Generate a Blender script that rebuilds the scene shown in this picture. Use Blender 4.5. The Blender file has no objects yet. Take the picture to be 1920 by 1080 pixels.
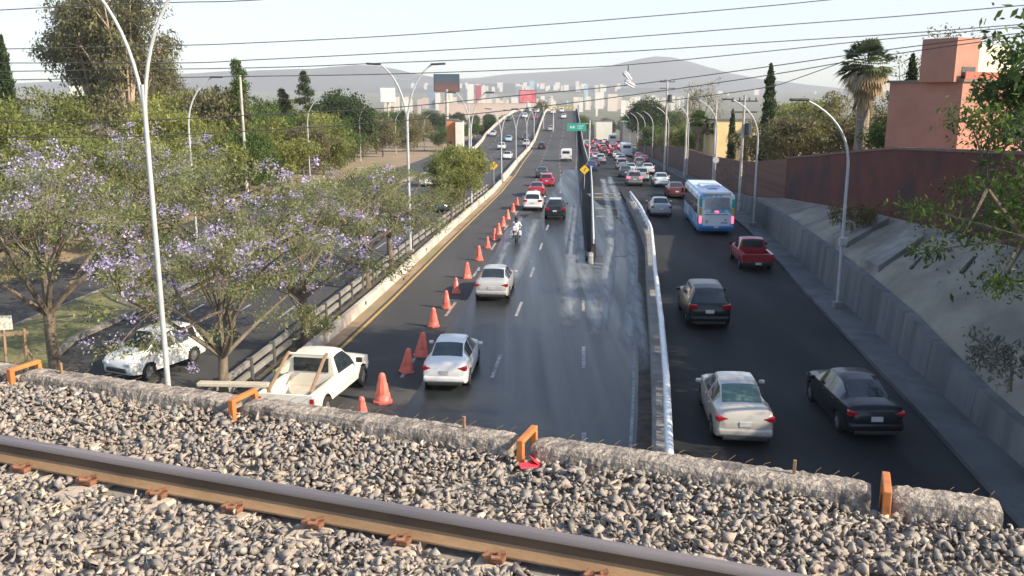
import bpy, bmesh, math, random
import numpy as np
from mathutils import Vector, Matrix, Euler
R = math.radians
random.seed(7); rng = np.random.default_rng(11)
sc = bpy.context.scene
col = sc.collection

# ------------------------------------------------------------------ camera, sky, sun, exposure
cam_d = bpy.data.cameras.new("camera"); cam = bpy.data.objects.new("camera", cam_d); col.objects.link(cam)
cam.location = (0, 0, 9.9); cam.rotation_euler = (R(90 - 12.07), 0, 0)
cam_d.sensor_width = 36; cam_d.lens = 36 * 1660 / 1920; cam_d.clip_start = .1; cam_d.clip_end = 20000
sc.camera = cam
SUN_EL = R(31); SX, SY = .905, -.425
w = bpy.data.worlds.new("World"); sc.world = w; w.use_nodes = True
nt = w.node_tree; bg = nt.nodes['Background']
sky = nt.nodes.new('ShaderNodeTexSky'); sky.sky_type = 'NISHITA'; sky.sun_disc = False
sky.sun_elevation = SUN_EL; sky.sun_rotation = math.atan2(SX, SY)
sky.altitude = 1800; sky.air_density = 1.0; sky.dust_density = 4.0; sky.ozone_density = 1.0
nt.links.new(sky.outputs[0], bg.inputs[0]); bg.inputs[1].default_value = .15
sd = bpy.data.lights.new("sun", 'SUN'); sun = bpy.data.objects.new("sun", sd); col.objects.link(sun)
sd.energy = 4.0; sd.angle = R(.5); sd.color = (1, .87, .68)
sdir = Vector((SX * math.cos(SUN_EL), SY * math.cos(SUN_EL), math.sin(SUN_EL)))
sun.rotation_euler = sdir.to_track_quat('Z', 'Y').to_euler(); sun.location = sdir * 60
sc.view_settings.view_transform = 'Standard'; sc.view_settings.look = 'None'
sc.view_settings.exposure = 1.0; sc.view_settings.gamma = 1
cy = sc.cycles
cy.use_denoising = True; cy.max_bounces = 6; cy.diffuse_bounces = 2; cy.glossy_bounces = 3
cy.transmission_bounces = 3; cy.volume_bounces = 0; cy.transparent_max_bounces = 6; cy.caustics_reflective = False

# ------------------------------------------------------------------ materials
def nd(t, kind, **kw):
    n = t.nodes.new(kind)
    for k, v in kw.items(): setattr(n, k, v)
    return n
MATS = {}
def pm(name, c1, c2=None, rough=.7, scale=4., metal=0., bump=0., bscale=None, coat=0., detail=5., stretch=(1, 1, 1),
       emit=None, es=0., spec=.5, rough2=None, contrast=(.35, .65), c3=None, s3=1., coords='Object', isl=False):
    if name in MATS: return MATS[name]
    m = bpy.data.materials.new(name); m.use_nodes = True; t = m.node_tree; b = t.nodes['Principled BSDF']
    b.inputs['Roughness'].default_value = rough; b.inputs['Metallic'].default_value = metal
    b.inputs['Specular IOR Level'].default_value = spec
    b.inputs['Coat Weight'].default_value = coat; b.inputs['Coat Roughness'].default_value = .06
    b.inputs['Base Color'].default_value = (*c1, 1)
    tc = nd(t, 'ShaderNodeTexCoord'); mp = nd(t, 'ShaderNodeMapping'); mp.inputs['Scale'].default_value = stretch
    t.links.new(tc.outputs[coords], mp.inputs[0])
    if c2 is not None:
        nz = nd(t, 'ShaderNodeTexNoise'); nz.inputs['Scale'].default_value = scale; nz.inputs['Detail'].default_value = detail
        nz.inputs['Roughness'].default_value = .6
        t.links.new(mp.outputs[0], nz.inputs['Vector'])
        cr = nd(t, 'ShaderNodeValToRGB'); cr.color_ramp.elements[0].position = contrast[0]; cr.color_ramp.elements[1].position = contrast[1]
        cr.color_ramp.elements[0].color = (*c1, 1); cr.color_ramp.elements[1].color = (*c2, 1)
        if isl:
            ge = nd(t, 'ShaderNodeNewGeometry'); t.links.new(ge.outputs['Random Per Island'], cr.inputs[0])
        else: t.links.new(nz.outputs[0], cr.inputs[0])
        out = cr.outputs[0]
        if c3 is not None:
            n3 = nd(t, 'ShaderNodeTexNoise'); n3.inputs['Scale'].default_value = s3; n3.inputs['Detail'].default_value = 4
            t.links.new(mp.outputs[0], n3.inputs['Vector'])
            r3 = nd(t, 'ShaderNodeMapRange'); r3.inputs[1].default_value = .48; r3.inputs[2].default_value = .68
            t.links.new(n3.outputs[0], r3.inputs[0])
            mx = nd(t, 'ShaderNodeMixRGB'); mx.inputs[2].default_value = (*c3, 1)
            t.links.new(r3.outputs[0], mx.inputs[0]); t.links.new(out, mx.inputs[1]); out = mx.outputs[0]
        t.links.new(out, b.inputs['Base Color'])
        if rough2 is not None:
            mr = nd(t, 'ShaderNodeMapRange'); mr.inputs[1].default_value = contrast[0]; mr.inputs[2].default_value = contrast[1]
            mr.inputs[3].default_value = rough; mr.inputs[4].default_value = rough2
            t.links.new(nz.outputs[0], mr.inputs[0]); t.links.new(mr.outputs[0], b.inputs['Roughness'])
    if bump:
        nb = nd(t, 'ShaderNodeTexNoise'); nb.inputs['Scale'].default_value = bscale or scale * 6; nb.inputs['Detail'].default_value = 4
        t.links.new(mp.outputs[0], nb.inputs['Vector'])
        bp = nd(t, 'ShaderNodeBump'); bp.inputs['Strength'].default_value = bump; bp.inputs['Distance'].default_value = .02
        t.links.new(nb.outputs[0], bp.inputs['Height']); t.links.new(bp.outputs[0], b.inputs['Normal'])
    if emit: b.inputs['Emission Color'].default_value = (*emit, 1); b.inputs['Emission Strength'].default_value = es
    MATS[name] = m; return m
def leafmat(name, ca, cb, cc=None, trans=.35):
    if name in MATS: return MATS[name]
    m = bpy.data.materials.new(name); m.use_nodes = True; t = m.node_tree; t.nodes.remove(t.nodes['Principled BSDF'])
    ge = nd(t, 'ShaderNodeNewGeometry'); cr = nd(t, 'ShaderNodeValToRGB'); e = cr.color_ramp.elements
    e[0].position = .1; e[0].color = (*ca, 1); e[1].position = .9; e[1].color = (*cb, 1)
    if cc: x = e.new(.5); x.color = (*cc, 1)
    t.links.new(ge.outputs['Random Per Island'], cr.inputs[0])
    tc = nd(t, 'ShaderNodeTexCoord'); nz = nd(t, 'ShaderNodeTexNoise'); nz.inputs['Scale'].default_value = .7
    t.links.new(tc.outputs['Object'], nz.inputs['Vector'])
    hs = nd(t, 'ShaderNodeHueSaturation'); mr = nd(t, 'ShaderNodeMapRange'); mr.inputs[1].default_value = .3; mr.inputs[2].default_value = .7
    mr.inputs[3].default_value = .6; mr.inputs[4].default_value = 1.45
    t.links.new(nz.outputs[0], mr.inputs[0]); t.links.new(mr.outputs[0], hs.inputs['Value']); t.links.new(cr.outputs[0], hs.inputs['Color'])
    d = nd(t, 'ShaderNodeBsdfDiffuse'); tr = nd(t, 'ShaderNodeBsdfTranslucent'); mx = nd(t, 'ShaderNodeMixShader'); mx.inputs[0].default_value = trans
    t.links.new(hs.outputs[0], d.inputs[0]); t.links.new(hs.outputs[0], tr.inputs[0])
    t.links.new(d.outputs[0], mx.inputs[1]); t.links.new(tr.outputs[0], mx.inputs[2])
    t.links.new(mx.outputs[0], t.nodes['Material Output'].inputs[0]); MATS[name] = m; return m
def streaky(name, dark, light, s=(1.2, .05, 1), rough=.12, rough2=.5, thr=(.45, .75), wave=None):
    m = pm(name, dark, light, rough=rough, rough2=rough2, scale=1.0, stretch=s, contrast=thr, bump=.08, bscale=60, detail=6, spec=.32)
    m.node_tree.nodes['Mapping'].inputs['Rotation'].default_value = (0, 0, .081)
    return m

asph = pm('asphalt_dry', (.048, .047, .046), (.076, .073, .07), rough=.85, scale=.5, bump=.35, bscale=45, stretch=(1, .25, 1), c3=(.044, .043, .043), s3=.25)
asph_s = pm('asphalt_service', (.016, .018, .0185), (.036, .037, .037), rough=.75, scale=.5, bump=.3, bscale=40, stretch=(1, .2, 1), c3=(.012, .0135, .014), s3=.22, spec=.25)
wet = streaky('asphalt_wet', (.009, .010, .011), (.036, .040, .042), s=(1.0, .022, 1), rough=.24, rough2=.5, thr=(.3, .75))
foam = pm('dried_streak', (.15, .16, .165), (.26, .275, .28), rough=.45, scale=1.5, stretch=(3, .12, 1), contrast=(.35, .7), bump=.05)
conc = pm('concrete', (.22, .205, .18), (.32, .30, .27), rough=.9, scale=1.5, bump=.4, bscale=30, c3=(.2, .18, .16), s3=.8)
conc_d = pm('concrete_grey', (.10, .105, .105), (.16, .165, .165), rough=.9, scale=1.2, bump=.4, bscale=25, c3=(.08, .085, .085), s3=.6)
conc_w = pm('concrete_pale', (.45, .41, .35), (.62, .57, .49), rough=.9, scale=1.5, bump=.3, bscale=25, c3=(.3, .26, .22), s3=.5)
conc_v = pm('stained_panel', (.12, .125, .122), (.18, .183, .178), rough=.9, scale=1.6, stretch=(1, 1, .12), bump=.4, bscale=25, c3=(.095, .10, .098), s3=.7)
conc_v2 = pm('stained_panel_pale', (.13, .134, .13), (.195, .2, .193), rough=.9, scale=1.3, stretch=(1, 1, .15), bump=.4, bscale=25, c3=(.10, .104, .10), s3=.9)
conc_slope = pm('concrete_slope', (.225, .20, .155), (.33, .295, .235), rough=.95, scale=.35, bump=.5, bscale=12, c3=(.18, .165, .14), s3=.5)
aggr = pm('aggregate_concrete', (.17, .14, .11), (.48, .41, .33), rough=.95, scale=22, bump=1.0, bscale=45, c3=(.12, .10, .09), s3=8, contrast=(.3, .7))
dirt = pm('dry_dirt', (.25, .17, .105), (.36, .26, .17), rough=1, scale=.3, bump=.5, bscale=8, c3=(.20, .19, .08), s3=.12)
ground_m = pm('valley_ground', (.12, .12, .07), (.2, .17, .12), rough=1, scale=.02, c3=(.09, .12, .05), s3=.01)
grass_m = pm('verge_grass', (.12, .13, .05), (.24, .22, .10), rough=1, scale=1.5, bump=.6, bscale=20)
soil_shade = pm('shade_dark_soil', (.012, .012, .012), (.03, .028, .026), rough=.9, scale=1.2)
stained_shade = pm('stained_shaded_concrete', (.035, .036, .036), (.10, .10, .095), rough=.9, scale=.7, stretch=(1, .4, 1))  # darkened to carry the shade on the right parapet's left face
soil = pm('trough_soil', (.06, .05, .04), (.13, .11, .08), rough=1, scale=2, bump=.5, bscale=15)
yel_p = pm('yellow_paint', (.55, .34, .08), (.42, .27, .09), rough=.7, scale=3)
wht_p = pm('white_paint', (.42, .42, .41), (.16, .16, .155), rough=.7, scale=4)
rail_w = pm('white_rail_paint', (.72, .74, .74), (.5, .5, .49), rough=.35, scale=2.5, contrast=(.5, .8))
galv = pm('lamp_post_white', (.52, .53, .52), (.40, .40, .39), rough=.45, scale=2)
dark_m = pm('dark_metal', (.04, .045, .05), (.07, .075, .08), rough=.5, scale=5)
rust = pm('rail_rust', (.21, .125, .065), (.32, .20, .105), rough=.85, scale=5, bump=.3, bscale=40, stretch=(.3, 1, 1))
rust_shade = pm('rail_web_shaded_rust', (.08, .052, .033), (.13, .085, .05), rough=.85, scale=5, bump=.3, bscale=40, stretch=(.3, 1, 1))  # darker rust carries the shade under the rail head
rtop = pm('rail_head_steel', (.20, .175, .17), (.30, .25, .23), rough=.5, metal=.4, scale=4, stretch=(.15, 3, 1))
slp = pm('sleeper_concrete', (.44, .36, .28), (.58, .48, .37), rough=.95, scale=6, bump=.4, bscale=40)
clipm = pm('clip_rust', (.15, .07, .04), (.26, .12, .065), rough=.8, scale=20)
orange = pm('orange_paint', (.62, .21, .05), (.42, .15, .045), rough=.55, scale=6, bump=.15, bscale=20)
tyre = pm('tyre_rubber', (.018, .018, .018), (.03, .03, .03), rough=.8, scale=10)
rim_m = pm('rim_alloy', (.45, .45, .46), (.3, .3, .31), rough=.35, metal=.7, scale=10)
glass = pm('car_glass', (.015, .022, .025), (.03, .04, .045), rough=.06, scale=1.5, spec=.8)
glass_g = pm('car_glass_green', (.07, .14, .12), (.10, .18, .15), rough=.08, scale=1.5, spec=.8)
blackp = pm('black_plastic', (.015, .015, .016), (.03, .03, .03), rough=.6, scale=5)
redl = pm('tail_lamp', (.42, .015, .02), (.30, .01, .012), rough=.15, scale=8, coat=.5)
redlit = pm('brake_lamp_lit', (.6, .02, .03), rough=.3, emit=(1, .06, .10), es=3.0)
headl = pm('head_lamp', (.7, .72, .74), (.5, .52, .55), rough=.1, scale=8, coat=.5)
platem = pm('number_plate', (.6, .6, .58), (.5, .5, .5), rough=.5, scale=3)
conem = pm('cone_plastic', (.84, .20, .145), (.70, .13, .09), rough=.42, scale=3, contrast=(.4, .75))
bark = pm('bark', (.11, .085, .06), (.22, .175, .13), rough=1, scale=5, bump=.8, bscale=20, stretch=(1, 1, .3))
bark_p = pm('pale_bark', (.32, .22, .15), (.5, .4, .3), rough=1, scale=1, stretch=(1, 1, .3))
cable_m = pm('cable_black', (.05, .05, .055), (.08, .08, .08), rough=.7, scale=4)
brick_r = pm('red_wall_paint', (.10, .028, .020), (.14, .042, .028), rough=.9, scale=.8, bump=.3, bscale=10, c3=(.06, .028, .026), s3=.35)
coral = pm('coral_plaster', (.36, .17, .12), (.42, .21, .15), rough=.9, scale=.7, bump=.2, bscale=12)

def brickmat():
    m = bpy.data.materials.new('brown_brick'); m.use_nodes = True; t = m.node_tree; b = t.nodes['Principled BSDF']
    tc = nd(t, 'ShaderNodeTexCoord'); br = nd(t, 'ShaderNodeTexBrick'); br.inputs['Scale'].default_value = 3
    br.inputs[1].default_value = (.15, .072, .048, 1); br.inputs[2].default_value = (.21, .108, .075, 1); br.inputs[3].default_value = (.10, .08, .07, 1)
    mp = nd(t, 'ShaderNodeMapping'); mp.inputs['Rotation'].default_value = (R(90), 0, R(90))
    t.links.new(tc.outputs['Object'], mp.inputs[0]); t.links.new(mp.outputs[0], br.inputs[0]); t.links.new(br.outputs[0], b.inputs[0])
    b.inputs['Roughness'].default_value = .95; return m
brickm = brickmat()

def paint(r, g, b, rough=.3):
    n = 'paint_%.3f_%.3f_%.3f' % (r, g, b)
    return pm(n, (r, g, b), (r * .85, g * .84, b * .82), rough=rough, scale=1.2, coat=.7 if r + g + b > .3 else .3, contrast=(.4, .8), spec=.5 if r + g + b > .3 else .3)

# ------------------------------------------------------------------ mesh builder
class MB:
    def __init__(s): s.v = []; s.f = []; s.fl = []
    def add(s, vs, fs, flag=0):
        o = len(s.v); s.v += [tuple(q) for q in vs]; s.f += [tuple(i + o for i in f) for f in fs]; s.fl += [flag] * len(fs)
    def box(s, c, d, bev=0, rz=0, rx=0, ry=0, seg=2, flag=0):
        bm = bmesh.new(); bmesh.ops.create_cube(bm, size=1)
        for v in bm.verts: v.co = Vector((v.co.x * d[0], v.co.y * d[1], v.co.z * d[2]))
        if bev: bmesh.ops.bevel(bm, geom=bm.edges[:], offset=min(bev, min(d) * .49), segments=seg, affect='EDGES', profile=.5)
        M = Matrix.Translation(c) @ Euler((rx, ry, rz)).to_matrix().to_4x4()
        bm.verts.index_update()
        s.add([M @ v.co for v in bm.verts], [[v.index for v in f.verts] for f in bm.faces], flag); bm.free(); return s
    def tube(s, pts, r, n=6, cap=True, flag=0):
        pts = [Vector(p) for p in pts]; rr = r if hasattr(r, '__len__') else [r] * len(pts)
        vs = []; fs = []; prev = None
        for i, p in enumerate(pts):
            t = (pts[min(i + 1, len(pts) - 1)] - pts[max(i - 1, 0)]).normalized()
            if prev is None: a = t.orthogonal().normalized()
            else: a = (prev - t * prev.dot(t)).normalized()
            prev = a; b = t.cross(a)
            for k in range(n):
                an = 2 * math.pi * k / n; vs.append(p + (a * math.cos(an) + b * math.sin(an)) * rr[i])
        for i in range(len(pts) - 1):
            for k in range(n): fs.append((i * n + k, i * n + (k + 1) % n, (i + 1) * n + (k + 1) % n, (i + 1) * n + k))
        if cap: fs.append(tuple(range(n - 1, -1, -1))); fs.append(tuple(range((len(pts) - 1) * n, len(pts) * n)))
        s.add(vs, fs, flag); return s
    def cyl(s, a, b, r, r2=None, n=12, flag=0): return s.tube([a, b], [r, r if r2 is None else r2], n, flag=flag)
    def prism(s, poly, z0, z1, flag=0):
        n = len(poly); vs = [(x, y, z0) for x, y in poly] + [(x, y, z1) for x, y in poly]
        s.add(vs, [tuple(range(n - 1, -1, -1)), tuple(range(n, 2 * n))] + [(i, (i + 1) % n, n + (i + 1) % n, n + i) for i in range(n)], flag); return s
    def ext(s, prof, pts, flag=0):
        """sweep a profile of (offset to the right, height) along pts (x, y, z)"""
        n = len(prof); vs = []; fs = []
        P = [Vector(p) for p in pts]
        for i, p in enumerate(P):
            t = P[min(i + 1, len(P) - 1)] - P[max(i - 1, 0)]; t.z = 0; t.normalize(); rt = Vector((t.y, -t.x, 0))
            for (o, h) in prof: vs.append(p + rt * o + Vector((0, 0, h)))
        for i in range(len(P) - 1):
            for k in range(n): fs.append((i * n + k, (i + 1) * n + k, (i + 1) * n + (k + 1) % n, i * n + (k + 1) % n))
        fs.append(tuple(range(n))); fs.append(tuple(range(len(P) * n - 1, (len(P) - 1) * n - 1, -1)))
        s.add(vs, fs, flag); return s
    def mesh(s, name, smooth=False):
        me = bpy.data.meshes.new(name); me.from_pydata(s.v, [], s.f); me.update()
        bm = bmesh.new(); bm.from_mesh(me); bmesh.ops.recalc_face_normals(bm, faces=bm.faces); bm.to_mesh(me); bm.free()
        if smooth: me.shade_smooth(); me.set_sharp_from_angle(angle=R(40))
        return me
def ob(name, me, m, parent=None, **kw):
    if isinstance(me, MB): me = me.mesh(name, kw.pop('smooth', False))
    kw.pop('smooth', None)
    if m is not None and len(me.materials) == 0: me.materials.append(m)
    o = bpy.data.objects.new(name, me); col.objects.link(o)
    if parent: o.parent = parent
    if m is not None and me.materials[0] != m: o.material_slots[0].link = 'OBJECT'; o.material_slots[0].material = m
    for k, v in kw.items(): o[k] = v
    return o
def struct(name, me, m, **kw): return ob(name, me, m, kind='structure', **kw)
def thing(name, label, cat, loc=(0, 0, 0), rz=0, group=None):
    o = bpy.data.objects.new(name, None); col.objects.link(o); o.location = loc; o.rotation_euler = (0, 0, rz)
    o.empty_display_size = .3; tag(o, label, cat, group); return o
def tag(o, label, cat, group=None):
    o['label'] = label; o['category'] = cat
    if group: o['group'] = group
    return o
KIDS = {}
def kids(o):
    return [c for c in bpy.data.objects if c.parent == o]
def copy_tree(o, parent=None):
    c = o.copy(); col.objects.link(c); c.parent = parent
    for ch in kids(o): copy_tree(ch, c)
    return c
def npmesh(name, V, F, smooth=False):
    F = np.asarray(F, dtype=np.int32); k = F.shape[1]; me = bpy.data.meshes.new(name)
    me.vertices.add(len(V)); me.vertices.foreach_set('co', np.asarray(V, dtype=np.float32).ravel())
    me.loops.add(F.size); me.loops.foreach_set('vertex_index', F.ravel())
    me.polygons.add(len(F)); me.polygons.foreach_set('loop_start', np.arange(0, F.size, k, dtype=np.int32))
    me.polygons.foreach_set('loop_total', np.full(len(F), k, dtype=np.int32))
    me.update(calc_edges=True); me.validate()
    if smooth: me.shade_smooth()
    return me

# ------------------------------------------------------------------ road geometry (metres)
def K(*p): a = np.array(p, float); return lambda y: np.interp(y, a[:, 0], a[:, 1])
zs = K((0, 0), (100, 0), (190, -2.7), (390, -6.7), (600, -7.5), (6000, -8))
zm = K((0, 0), (100, -.3), (165, -1.4), (215, -2.0), (240, -1.2), (270, 1.2), (300, 3.3), (325, 4.8), (345, 5.3), (365, 5.1), (400, 4), (450, 1.), (520, -5), (600, -7.4))
bar = K((3, -10.7), (33, -8.15), (44, -7.05), (55, -6.08), (67, -5.05), (99, -2.1), (125, -.6), (165, 1.3), (215, 4.2), (261, 7.6), (300, 10.2), (335, 12.6), (370, 15), (420, 18.5), (600, 32))
bal = K((3, -12), (30, -9.35), (40, -8.4), (50, -7.55), (60, -6.65), (75, -5.1), (101, -2.5), (125, -1.0))
wedl = K((55, 4.75), (137, 10.2), (215, 15.9), (265, 19.4), (335, 23.7), (420, 29.0), (600, 44))
wedr = K((55, 5.15), (90, 8.15), (125, 11.1), (225, 17.9), (261, 20.0), (335, 24.2), (420, 29.4), (600, 44.6))
wal = K((3, .75), (19.7, 3.35), (27, 4.5), (34, 5.5), (46.5, 7.2), (60, 9.1), (72, 10.1), (84.5, 10.85), (98, 11.7))
cb = K((3, 9.6), (19.3, 11.77), (24.4, 12.47), (44.5, 14.93), (59, 16.9), (75, 18.4), (98, 20.3), (130, 23.), (190, 27.8), (250, 32.2), (390, 42), (600, 58))
wb = K((3, 11.4), (24, 13.49), (28.6, 14.08), (31.5, 14.4), (43.7, 16.0), (59.3, 17.9), (75, 19.9), (98, 21.8), (130, 24.5), (190, 29.4), (250, 33.8), (390, 44), (600, 60))
ll = K((3, -17), (31, -16.1), (34, -18.6), (40, -17.9), (109, -14.06), (137, -12.2), (200, -9.5), (250, -7.5), (285, -4.3), (335, 1.2), (370, 4.5), (420, 8), (600, 21))

def strip(L, Rr, zf, dz, ys, nx=2, both=None):
    V = []; F = []
    for y in ys:
        a, b = L(y), Rr(y)
        for k in range(nx): V.append((a + (b - a) * k / (nx - 1), y, zf(y) + dz))
    for i in range(len(ys) - 1):
        for k in range(nx - 1): q = i * nx + k; F.append((q, q + 1, q + nx + 1, q + nx))
    m = MB(); m.add(V, F); return m
YN = list(np.concatenate([np.arange(3, 120, 3.0), np.arange(120, 420, 5.0), np.arange(420, 601, 20)]))

# ground sheet
gx = np.concatenate([np.linspace(-6000, -120, 14), np.linspace(-100, 100, 21), np.linspace(120, 6000, 14)])
gy = np.concatenate([np.linspace(-60, 600, 56), np.linspace(700, 3000, 14), np.linspace(3200, 9000, 10)])
def gz(x, y):
    far = max(0, min(1, (y - 1800) / 3000)); return zs(max(0, y)) - (.5 if y < 700 else .1) + 55 * far ** 1.5
V = [(x, y, gz(x, y)) for y in gy for x in gx]; n = len(gx)
F = [(j * n + i, j * n + i + 1, (j + 1) * n + i + 1, (j + 1) * n + i) for j in range(len(gy) - 1) for i in range(n - 1)]
struct('ground', npmesh('ground', V, F), ground_m)
# main road, ramp, service road, left carriageway, side road
mr = lambda y: wal(y) if y < 56.9 else wedl(y)
YM = sorted(set(YN + [56.9, 57.0]))
struct('main_road', strip(bar, mr, zm, 0, YM, 3), asph)
YRp = list(np.arange(57, 99, 3.))
rz_ = lambda y: zm(y) + (zs(y) + .4 - zm(y)) * min(1, max(0, (y - 57) / 40))
struct('ramp_road', strip(wedr, wal, rz_, 0, YRp + [98]), asph)
sl = lambda y: (wal(y) + .5) if y <= 84 else (wal(y) if y <= 98 else wedr(y) + .05)
struct('service_road', strip(sl, cb, zs, .4, sorted(set(YN + [84, 84.1, 98, 98.1]))), asph_s)
lr = lambda y: bal(y) - .2 if y < 118 else bar(y) - .5
struct('left_road', strip(ll, lr, lambda y: zm(y), -.012, YN, 3), asph)
sl2 = K((3, -25), (40, -23.2), (109, -18.8), (140, -17.2), (230, -17), (300, -17), (600, -10))
side_l = lambda y: sl2(y) - 5.4 * max(.35, 1 - max(0, y - 80) / 120)
side_r = lambda y: min(sl2(y) + 1.2 + max(0, min(3.4, (y - 60) * .06)), ll(y) - .6)
struct('side_road', strip(side_l, side_r, zs, .02, YN), asph)
struct('dirt_verge', strip(lambda y: side_l(y) - 34, side_l, zs, .01, YN), dirt)
struct('grass_strip', strip(side_r, lambda y: ll(y), zs, .11, [y for y in YN if y < 140]), grass_m)
# kerbs and sidewalk
m = MB(); m.ext([(-.16, -.1), (-.16, .15), (0, .15), (0, -.1)], [(cb(y), y, zs(y) + .4) for y in YN if y < 400]); struct('kerb', m, conc_d)
struct('sidewalk', strip(cb, lambda y: wb(y) + .05, zs, .54, [y for y in YN if y < 400]), conc_d)
m = MB(); m.ext([(0, -.1), (0, .14), (.16, .14), (.16, -.1)], [(ll(y) - .16, y, zs(y)) for y in YN if y < 140])
m.ext([(0, -.1), (0, .14), (.16, .14), (.16, -.1)], [(side_r(y), y, zs(y)) for y in YN if y < 140]); struct('kerb_left', m, conc)
struct('gutter', strip(lambda y: wal(y) - .45, wal, zm, .006, [y for y in YN if y < 58]), soil)
struct('shoulder_dust', strip(lambda y: bar(y) + .1, lambda y: bar(y) + .72, zm, .005, [y for y in YN if y < 130]), dirt)
# flyover side walls (outer faces under the decks)
m = MB(); m.ext([(0, -9), (0, 0), (.3, 0), (.3, -9)], [(wedr(y), y, zm(y) - .02) for y in YN if 120 < y])
m.ext([(-.3, -9), (-.3, 0), (0, 0), (0, -9)], [(ll(y), y, zm(y) - .02) for y in YN if 200 < y]); struct('flyover_wall', m, conc_w)
# painted markings
def line(X, y0, y1, wd, zf, dz=.006):
    ys = np.arange(y0, y1 + .01, min(3, y1 - y0)); return strip(lambda y: X(y) - wd / 2, lambda y: X(y) + wd / 2, zf, dz, ys)
def lines(name, specs, mt):
    mm = MB()
    for s in specs: q = line(*s); mm.add(q.v, q.f)
    struct(name, mm, mt)
lines('yellow_line', [(lambda y: bar(y) + .95, 8, 210, .16, zm, .009), (lambda y: ll(y) + .5, 40, 200, .14, zm)], yel_p)
sp = []
lane = [lambda y: bar(y) + .95 + (mrr(y) - bar(y) - 1.4) * t for t in (1, 2)]
def lanef(t): return lambda y: bar(y) + .95 + 3.32 * t + (0 if y < 60 else -.004 * (y - 60) * t * .2)
for t in (1, 2):
    for y0 in np.arange(12, 400, 9.5): sp.append((lanef(t), y0, y0 + (4.6 if y0 < 100 else 4), .14, zm, .011))
for y0 in (13., 22.5, 32.2, 41.5): sp.append((lambda y: 2.75 + (y - 32.6) * .078, y0, y0 + 5.2, .14, zm, .011))
sp.append((lambda y: wal(y) - .62, 10, 56, .1, zm, .011))
sp.append((lambda y: wedl(y) - .35, 58, 400, .12, zm, .011))
for t in (1, 2, 3):
    for y0 in np.arange(40, 400, 10): sp.append((lambda y, t=t: ll(y) + (lr(y) - ll(y)) * t / 4, y0, y0 + 4, .14, zm, .0))
lines('lane_markings', sp, wht_p)
# gore chevrons
mm = MB()
for i, y in enumerate(np.arange(47.5, 55, 1.15)):
    xw = .15 + (y - 46) * .08; xc = 4.45 + (y - 50) * .1
    mm.add([(xc - xw, y - .5, .0), (xc, y, .0), (xc, y + .38, .0), (xc - xw, y - .1, .0), (xc + xw, y - .5, .0), (xc + xw, y - .1, .0)], [(0, 1, 2, 3), (1, 4, 5, 2)])
mm.v = [(x, y, zm(y) + .013) for x, y, z in mm.v]
struct('gore_chevrons', mm, pm('worn_white', (.10, .11, .11), (.26, .27, .27), rough=.7, scale=2.5))
struct('wheelstop_stripes', strip(lambda y: wedr(y) + .3, lambda y: wal(y) - .2, rz_, .012, [75, 75.6]), conc)
mm = MB()
for y0 in (80, 88, 91):
    q = strip(lambda y: wedr(y) + .25, lambda y: wal(y) - .15, rz_, .014, [y0, y0 + .7]); mm.add(q.v, q.f)
struct('ramp_rumble_strips', mm, pm('ochre_paint', (.36, .33, .24), (.24, .22, .17), rough=.8, scale=3))
# wet patch
wl_ = K((8, -4.3), (26, -3.6), (40, -2.72), (50, -1.84), (69.5, -.4), (80, 1.9), (105, 5.2), (140, 8.2))
def wetl(y): return wl_(y) + .06 * math.sin(y * .45) + .03 * math.sin(y * 1.3)
struct('wet_asphalt', strip(wetl, lambda y: mr(y) - .45 if y < 57 else mr(y) - .1, zm, .0055, list(np.arange(8, 56.9, .8)) + [56.9, 57.] + list(np.arange(58, 140, 1.5)), 6), wet)
struct('wet_ramp', strip(lambda y: wedr(y) + .15, lambda y: wal(y) - .5 - max(0, y - 66) * .12, rz_, .006, list(np.arange(57, 92, 1.5))), wet)
def fademat(m):
    t = m.node_tree; b = t.nodes['Principled BSDF']; a = nd(t, 'ShaderNodeAttribute'); a.attribute_name = 'fade'
    nz = nd(t, 'ShaderNodeTexNoise'); nz.inputs['Scale'].default_value = 2.2; nz.inputs['Detail'].default_value = 5; tc = nd(t, 'ShaderNodeTexCoord'); mp = nd(t, 'ShaderNodeMapping'); mp.inputs['Scale'].default_value = (1.2, .18, 1)
    t.links.new(tc.outputs['Object'], mp.inputs[0]); t.links.new(mp.outputs[0], nz.inputs[0]); mr_ = nd(t, 'ShaderNodeMapRange'); mr_.inputs[1].default_value = .15; mr_.inputs[2].default_value = .5; t.links.new(nz.outputs[0], mr_.inputs[0])
    mu = nd(t, 'ShaderNodeMath', operation='MULTIPLY'); t.links.new(a.outputs['Fac'], mu.inputs[0]); t.links.new(mr_.outputs[0], mu.inputs[1]); t.links.new(mu.outputs[0], b.inputs['Alpha'])
fademat(foam)
TRK = [0]
def track(name, X, y0, y1, wd, zf, dz=.012, mt=foam):
    ys = np.arange(y0, y1, .8); TRK[0] += 1; dz = .011 + .004 * TRK[0]; w2 = [wd * 1.5 * (.85 + .14 * math.sin(y * .31 + y0) + .05 * math.sin(y * 1.9)) for y in ys]
    V = []; F = []
    fd = []
    for i, (y, a) in enumerate(zip(ys, w2)):
        e = min(1, i / 5, (len(ys) - 1 - i) / 5)
        for k, f_ in ((-.75, 0), (-.35, .7), (0, 1), (.35, .7), (.75, 0)): V.append((X(y) + a * k, y, zf(y) + dz)); fd.append(f_ * e)
    for i in range(len(ys) - 1):
        for k in range(4): q = i * 5 + k; F.append((q, q + 1, q + 6, q + 5))
    m = MB(); m.add(V, F); me = m.mesh(name); at_ = me.attributes.new('fade', 'FLOAT', 'POINT'); at_.data.foreach_set('value', fd); struct(name, me, mt)
zr2 = lambda y: zm(y) if y < 57 else rz_(y)
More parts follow.
